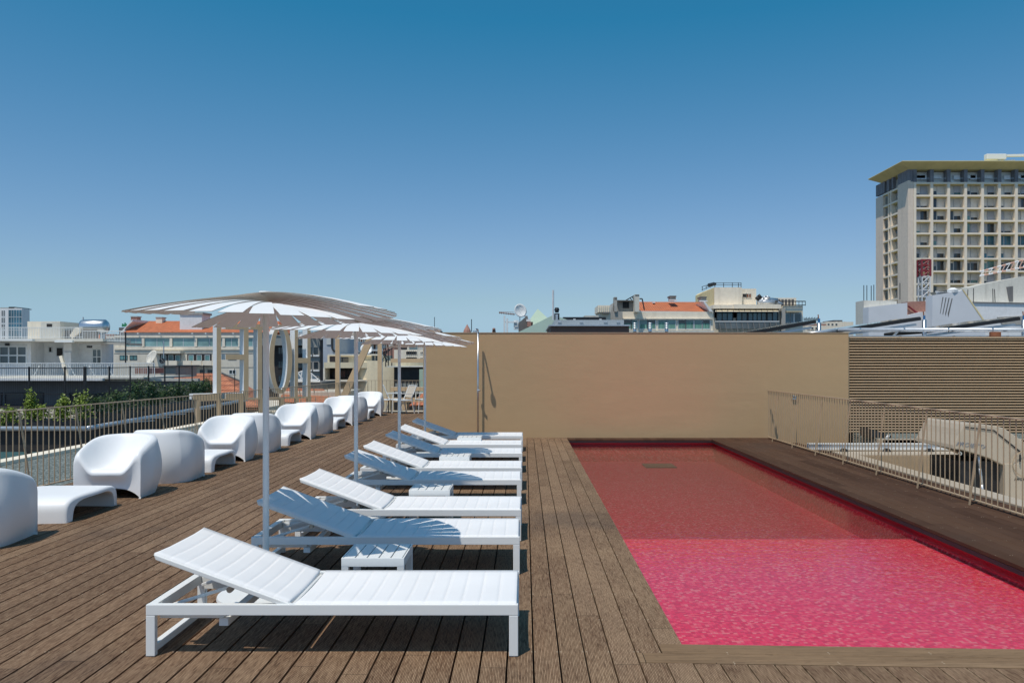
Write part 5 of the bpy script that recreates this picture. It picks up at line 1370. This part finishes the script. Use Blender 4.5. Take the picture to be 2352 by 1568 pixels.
for k, (ua, va, ub, vb_, rr) in enumerate(((1740,694,1778,694,.34),(1746,687,1786,690,.26),(1778,692,1796,699,.22),(1752,696,1790,698,.16))):
    b = MB(); b.tube(rp(ua,va,YS2+1+k*.3), rp(ub,vb_,YS2+1+k*.3), rr, 14); b.build('duct', M['galv'] if k != 1 else M['steel'], du, smooth=True)
b = MB(); b.path([rp(1748,698,YS2+.8), rp(1752,684,YS2+.8), rp(1760,681,YS2+.8), rp(1768,684,YS2+.8)], .14, 8); b.build('duct_bend', M['galv'], du, smooth=True)
hv = thing('cooling_units', 'row of beige louvred cooling units on the roof right of the ducts', 'cooling units', (PXX(1805,YS2+3),YS2+3,PXZ(702,YS2+3)))
addbox(hv, 'casing', M['cream2'], 1774, 1829, 684, 702, YS2+3, 2.5)
for k in range(5): addbox(hv, 'grille', M['dark_wall'], 1791+k*7.8-4, 1791+k*7.8+1.5, 687, 701, YS2+2.95, .06)
rail(U_, 1775, 1850, 692, 702, YS2+1.8, 10, M['dark_steel'], .05)
sp2 = MB()
for k in range(22): sp2.tube(rp(1846+k*1.6,737,60), rp(1846+k*1.6+.6,728+(k*7%4),60), .018, 4)
tag(sp2.build('bird_spikes', M['dark_steel']), 'row of thin dark spikes above the first solar collector', 'spikes')
for u0,u1,v,Y,m,l in ((1850,1905,748,140,'cream2','low pale building right of the stepped building behind the collectors'),(1872,1898,744,220,'pink_brick','small reddish distant building in the gap right of the collectors'),(1896,1960,739,300,'cream2','distant pale building in the gap before the construction site'),(1915,1935,735,320,'dark_wall','dark distant roof plant in the gap before the construction site')):
    r = bldg('distant_building', l, 'building', u0, u1, v, Y, 12, M[m])
    for k in range(3): win(r, u0+5+k*9, u0+9+k*9, v+4, v+8, Y, M['glass_dark'], 1, M['concrete_lt'], .1)
# ---- the tall hotel tower
YW = 192.0; XW = 91.4; KN = YW/F
TW = thing('hotel_tower', 'tall beige tower with a honeycomb of loggias and an overhanging yellow roof slab', 'building', (XW+30,YW,-22))
TD = 17.6; XE = XW + 46
b = MB(); b.box(XW+1.8, XE, YW+1.8, YW+TD-.1, -22, 47.3); b.build('core_wall', M['blind2'], TW)
Z0 = 44.5; FH = 3.005; NF = 12
cols = [XW+.25] + [PXX(1960+.29*c, YW) for c in (488, 622)]; st_ = cols[2]-cols[1]
while cols[-1] < XE-st_: cols.append(cols[-1]+st_)
sl = MB()
for k in range(NF+1):
    z = Z0-k*FH; sl.box(XW+.6, XE, YW+.05, YW+1.9, z-.42, z)
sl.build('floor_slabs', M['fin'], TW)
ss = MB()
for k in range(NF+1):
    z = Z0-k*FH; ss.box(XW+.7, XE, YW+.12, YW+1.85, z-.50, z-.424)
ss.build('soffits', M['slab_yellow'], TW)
for i, x in enumerate(cols):
    if i == 0: continue
    b = MB(); b.box(x-.32, x+.32, YW-.03, YW+.45, -22, Z0+.02)
    for k in range(NF+1):
        z = Z0-k*FH; zz = z-FH
        b.prism([(YW+.45, z-.5), (YW+.75, z-.5), (YW+1.8, zz), (YW+.45, zz)], 'x', x-.2, x+.2)
    b.build('vertical_fin', M['fin'], TW)
b = MB(); b.box(XW, XW+.62, YW, YW+5.4, -22, Z0+.4); b.build('stone_pier', M['stone'], TW)
b = MB(); b.box(XW, XW+.62, YW+13.4, YW+TD, -22, Z0-.3); b.build('stone_pier', M['stone'], TW)
b = MB(); b.box(XW+.62, XW+1.25, YW-.01, YW+.5, -22, Z0+.1); b.build('corner_trim', M['stone'], TW)
rnd = random.Random(11)
cx_ = [XW+1.2] + cols[1:]
for k in range(NF):
    zt, zb = Z0-k*FH-.5, Z0-(k+1)*FH
    for i in range(len(cx_)-1):
        xa, xb = cx_[i]+.3, cx_[i+1]-.3; m = (xa+xb)/2
        for (p, q) in ((xa, m-.04), (m+.04, xb)) if i else ((xa, xb),):
            w = MB(); w.box(p, q, YW+1.70, YW+1.80, zb, zt)
            ww = w.build('window', M['alu'], TW)
            hh = rnd.choice([0,0,0,.25,.35,.5,1.0]) if k not in (6,) else rnd.choice([.8,1,.5])
            if k == 4 and i >= 5: hh = 1
            mt = M['glass_blue'] if (k in (4,5) and i >= 5) else (M['glass_dark'] if rnd.random() < .75 else M['glass_teal'])
            H = zt-zb-.12; zs = zb+.06+H*hh
            if hh < 1: c_ = MB(); c_.box(p+.05, q-.05, YW+1.62, YW+1.699, zs, zt-.06); c_.build('shutter', rnd.choice([M['blind'],M['blind2'],M['blind2'],M['palegrey_wall']]), ww)
            if hh > 0: c_ = MB(); c_.box(p+.08, q-.08, YW+1.66, YW+1.699, zb+.06, zs-.02); c_.build('pane', mt, ww)
# left face of the tower
ys = [YW+5.4, YW+8.9, YW+9.3, YW+10.3, YW+10.6, YW+13.4]
b = MB()
for k in range(NF+1):
    z = Z0-.1-k*FH; b.box(XW+.03, XW+1.85, YW+5.4, YW+13.4, z-.42, z)
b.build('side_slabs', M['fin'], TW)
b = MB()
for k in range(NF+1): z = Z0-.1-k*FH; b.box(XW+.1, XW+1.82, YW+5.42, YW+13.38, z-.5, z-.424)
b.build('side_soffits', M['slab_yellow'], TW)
for (p, q) in ((8.9,9.3),(10.3,10.6)):
    b = MB(); b.box(XW-.02, XW+.5, YW+p, YW+q, -22, Z0)
    for k in range(NF+1):
        z = Z0-.1-k*FH; b.prism([(XW+.5,z-.5),(XW+.8,z-.5),(XW+1.8,z-FH),(XW+.5,z-FH)], 'y', YW+p+.05, YW+q-.05)
    b.build('side_fin', M['fin'], TW)
for k in range(NF):
    for (p, q) in ((5.5,8.85),(9.35,10.25),(10.65,13.3)):
        z = Z0-.1-k*FH; c_ = MB(); c_.box(XW+1.72, XW+1.8, YW+p, YW+q, z-FH+.05, z-.55); ww = c_.build('window', M['alu'], TW)
        c_ = MB(); c_.box(XW+1.68, XW+1.719, YW+p+.1, YW+q-.1, z-FH+.15, z-.65); c_.build('pane', rnd.choice([M['blind'],M['glass_grey'],M['blind2'],M['glass_dark']]), ww)
# dark stone crown
for (xa, xb, ya, yb) in ((XW, XW+.7, YW, YW+5.3), (XW+.7, XW+1.1, YW, YW+.6), (XW, XW+.7, YW+12.6, YW+TD), (XW, XW+.7, YW+10, YW+11.4), (XW,XW+.7,YW+7.8,YW+8.6)):
    b = MB(); b.box(xa, xb, ya, yb, Z0+(.4 if ya == YW and yb > YW+1 else .12)-(.5 if ya > YW+9 else 0)*0, 47.5); b.build('crown_pier', M['bluestone'], TW)
for x in cols[1:]: b = MB(); b.box(x-.42, x+.42, YW-.05, YW+1.5, Z0+.03, 47.5); b.build('crown_pier', M['bluestone'], TW)
for i in range(len(cols)-1):
    for (f0, f1, h0, h1) in ((.12,.45,.3,.9),(.45,.95,.9,1.9),(.15,.85,1.2,1.9))[i%3:i%3+2]:
        xa = cols[i]+.5+(st_-1)*f0; xb = cols[i]+.5+(st_-1)*f1; b = MB(); b.box(xa, xb, YW+1.3, YW+1.5, Z0+h0, Z0+h1); b.build('terrace_screen', M['white_wall'], TW)
b = MB(); b.box(XW+1.85, XE, YW+2.0, YW+TD-.5, Z0, 47.45); b.build('setback_wall', M['setback'], TW)
b = MB(); b.bar((XW+.8,YW+.2,Z0+.95),(XE,YW+.2,Z0+.95),.06,.06); b.build('terrace_rail', M['steel'], TW)
b = MB(); xo = XW-2.4; b.add([(xo,YW-2.2,48.9),(XE+2,YW-2.2,48.9),(XE+2,YW+TD-.8,48.9),(xo,YW+TD-.8,48.9),(XW,YW,47.5),(XE,YW,47.5),(XE,YW+TD-3,47.5),(XW,YW+TD-3,47.5),
      (xo,YW-2.2,49.05),(XE+2,YW-2.2,49.05),(XE+2,YW+TD-.8,49.05),(xo,YW+TD-.8,49.05)],
      [(0,1,5,4),(1,2,6,5),(2,3,7,6),(3,0,4,7),(0,8,9,1),(1,9,10,2),(2,10,11,3),(3,11,8,0),(8,11,10,9),(4,5,6,7)]); b.build('roof_slab', M['slab_yellow'], TW)
gn = thing('roof_crane', 'white window cleaning gantry lying on the tower roof edge', 'roof crane', (PXX(2300,YW+4),YW+4,49.05))
q = YW+4
b = MB(); b.box(PXX(2267,q),PXX(2312,q),q,q+1.4,PXZ(366,q),PXZ(353,q)); b.build('cabin', M['white_paint'], gn, bevel=.15)
b = MB(); b.bar(rp(2310,358,q+.6), rp(2400,356,q+.6), .8, .5); b.build('arm', M['white_paint'], gn)
b = MB(); b.bar(rp(2290,373,q+.5), rp(2300,364,q+.5), .4, .4); b.bar(rp(2290,373,q+.5), rp(2330,369,q+.5), .5, .5); b.build('base_frame', M['galv'], gn)
# ---- construction site in front of the tower
YC = 120
CS = thing('construction_building', 'unfinished pale concrete building with slanted grey walls in front of the tower', 'building', (PXX(2180,YC),YC,-22))
def poly(r, part, mat, pts, Y, D):
    b = MB(); b.prism([PX(u,v,Y) for u, v in pts], 'y', Y, Y+D); return b.build(part, mat, r)
poly(CS, 'frame_wall', M['concrete_lt'], [(1984,690),(2060,691),(2060,705),(1998,705),(1998,800),(1984,800)], YC+2, 3)
poly(CS, 'grey_panel', M['grey_panel'], [(1995,705),(2084,695),(2084,724),(2117,716),(2160,714),(2160,810),(1995,810)], YC, 2)
poly(CS, 'broken_wall', M['pink_brick'], [(2084,693),(2150,690),(2150,716),(2117,718),(2084,727)], YC+1, 2)
poly(CS, 'grey_panel', M['grey_panel'], [(2142,678),(2205,668),(2212,665),(2262,735),(2265,820),(2140,820)], YC-3, 2)
poly(CS, 'raw_concrete', M['concrete_lt'], [(2195,662),(2228,660),(2262,652),(2352,634),(2480,620),(2480,702),(2234,694)], YC+3, 8)
poly(CS, 'pale_plaster', M['white_wall'], [(2230,693),(2480,700),(2480,820),(2240,820)], YC+1, 3)
poly(CS, 'dark_line', M['dark_wall'], [(2234,693),(2480,697),(2480,699),(2236,695)], YC+.8, .15)
poly(CS, 'opening', M['dark_wall'], [(2312,659),(2327,657),(2327,692),(2318,692)], YC+2.9, .1)
poly(CS, 'opening', M['concrete'], [(2290,728),(2352,725),(2352,745),(2302,745)], YC+.9, .1)
poly(CS, 'timber_edge', M['yellowed'], [(2210,665),(2213,665),(2266,742),(2262,742)], YC-3.05, .1)
poly(CS, 'steel_beam', M['crane_red'], [(2085,702),(2088,702),(2112,720),(2108,721)], YC+.5, .3)
for k, (u, v) in enumerate(((1984,655),(1991,655),(2001,656),(2007,654),(2067,650),(2223,665),(2236,662),(2280,663),(2284,664))):
    b = MB(); b.tube(rp(u,v,YC+3), rp(u+(k>4)*(k-6),v+38,YC+3), .06, 5); b.build('rebar', M['dark_steel'], CS)
st2 = NT('x') if False else None
for k in range(4): poly(CS, 'stain', M['dark_wall'], [(2165+k*7,682+k),(2167+k*7,682+k),(2160+k*6,720+k*3),(2159+k*6,720)], YC-3.03, .02)
b = MB(); b.lathe([(0,-.4),(.7,-.3),(.75,.1),(.3,.42),(0,.45)], (PXX(2168,YC),YC-2.5,PXZ(671,YC)), 7); b.lathe([(0,-.3),(.5,-.2),(.45,.2),(0,.3)], (PXX(2180,YC),YC-2.2,PXZ(674,YC)), 6); b.add([rp(2148,668,YC-2), rp(2185,672,YC-2.8), rp(2190,680,YC-1), rp(2150,676,YC-1)], [(0,1,2,3)]); b.build('tarpaulin', M['white_wall'], CS)
tc = thing('tower_crane', 'red topped lattice tower crane mast in front of the tall tower', 'crane', (PXX(2127,135),135,-22))
YR = 135; xa, xb = PXX(2118,YR), PXX(2136,YR)
def lattice(b, u0, u1, v0, v1, Y, n, w=.12, r=.07):
    xa, xb = PXX(u0,Y), PXX(u1,Y); z0, z1 = PXZ(v1,Y), PXZ(v0,Y); dd = xb-xa
    P = [(xa,Y),(xb,Y),(xb,Y+dd),(xa,Y+dd)]
    for x, y in P: b.box(x-w/2,x+w/2,y-w/2,y+w/2,z0,z1)
    for i in range(n):
        za, zb = z0+(z1-z0)*i/n, z0+(z1-z0)*(i+1)/n
        for k in range(4):
            p, q = P[k], P[(k+1)%4]
            b.tube((p[0],p[1],za),(q[0],q[1],zb),r,4); b.tube((p[0],p[1],zb),(q[0],q[1],zb),r,4)
b = MB(); lattice(b, 2117, 2137, 596, 634, YR, 3, .26, .08); b.build('upper_mast', M['crane_red'], tc)
b = MB(); lattice(b, 2118, 2136, 634.5, 760, YR, 8, .15, .06); b.build('lower_mast', M['crane_white'], tc)
jb = thing('crane_jib', 'red and white crane jib lying slantwise in front of the tower at the right edge', 'crane jib', (PXX(2300,126),126,14))
for k in range(16):
    u0 = 2250+k*10; u1 = u0+10; b = MB(); m_ = M['crane_orange'] if k % 2 else M['crane_white']
    va = lambda u: 634-(u-2250)*.20; vb = lambda u: 626-(u-2250)*.27
    b.tube(rp(u0,va(u0),126), rp(u1,va(u1),126), .13, 5); b.tube(rp(u0,vb(u0)-2,127), rp(u1,vb(u1)-2,127), .13, 5); b.tube(rp(u0,va(u0),126), rp(u1,vb(u1)-2,127), .06, 4)
    b.build('jib_section', m_, jb)
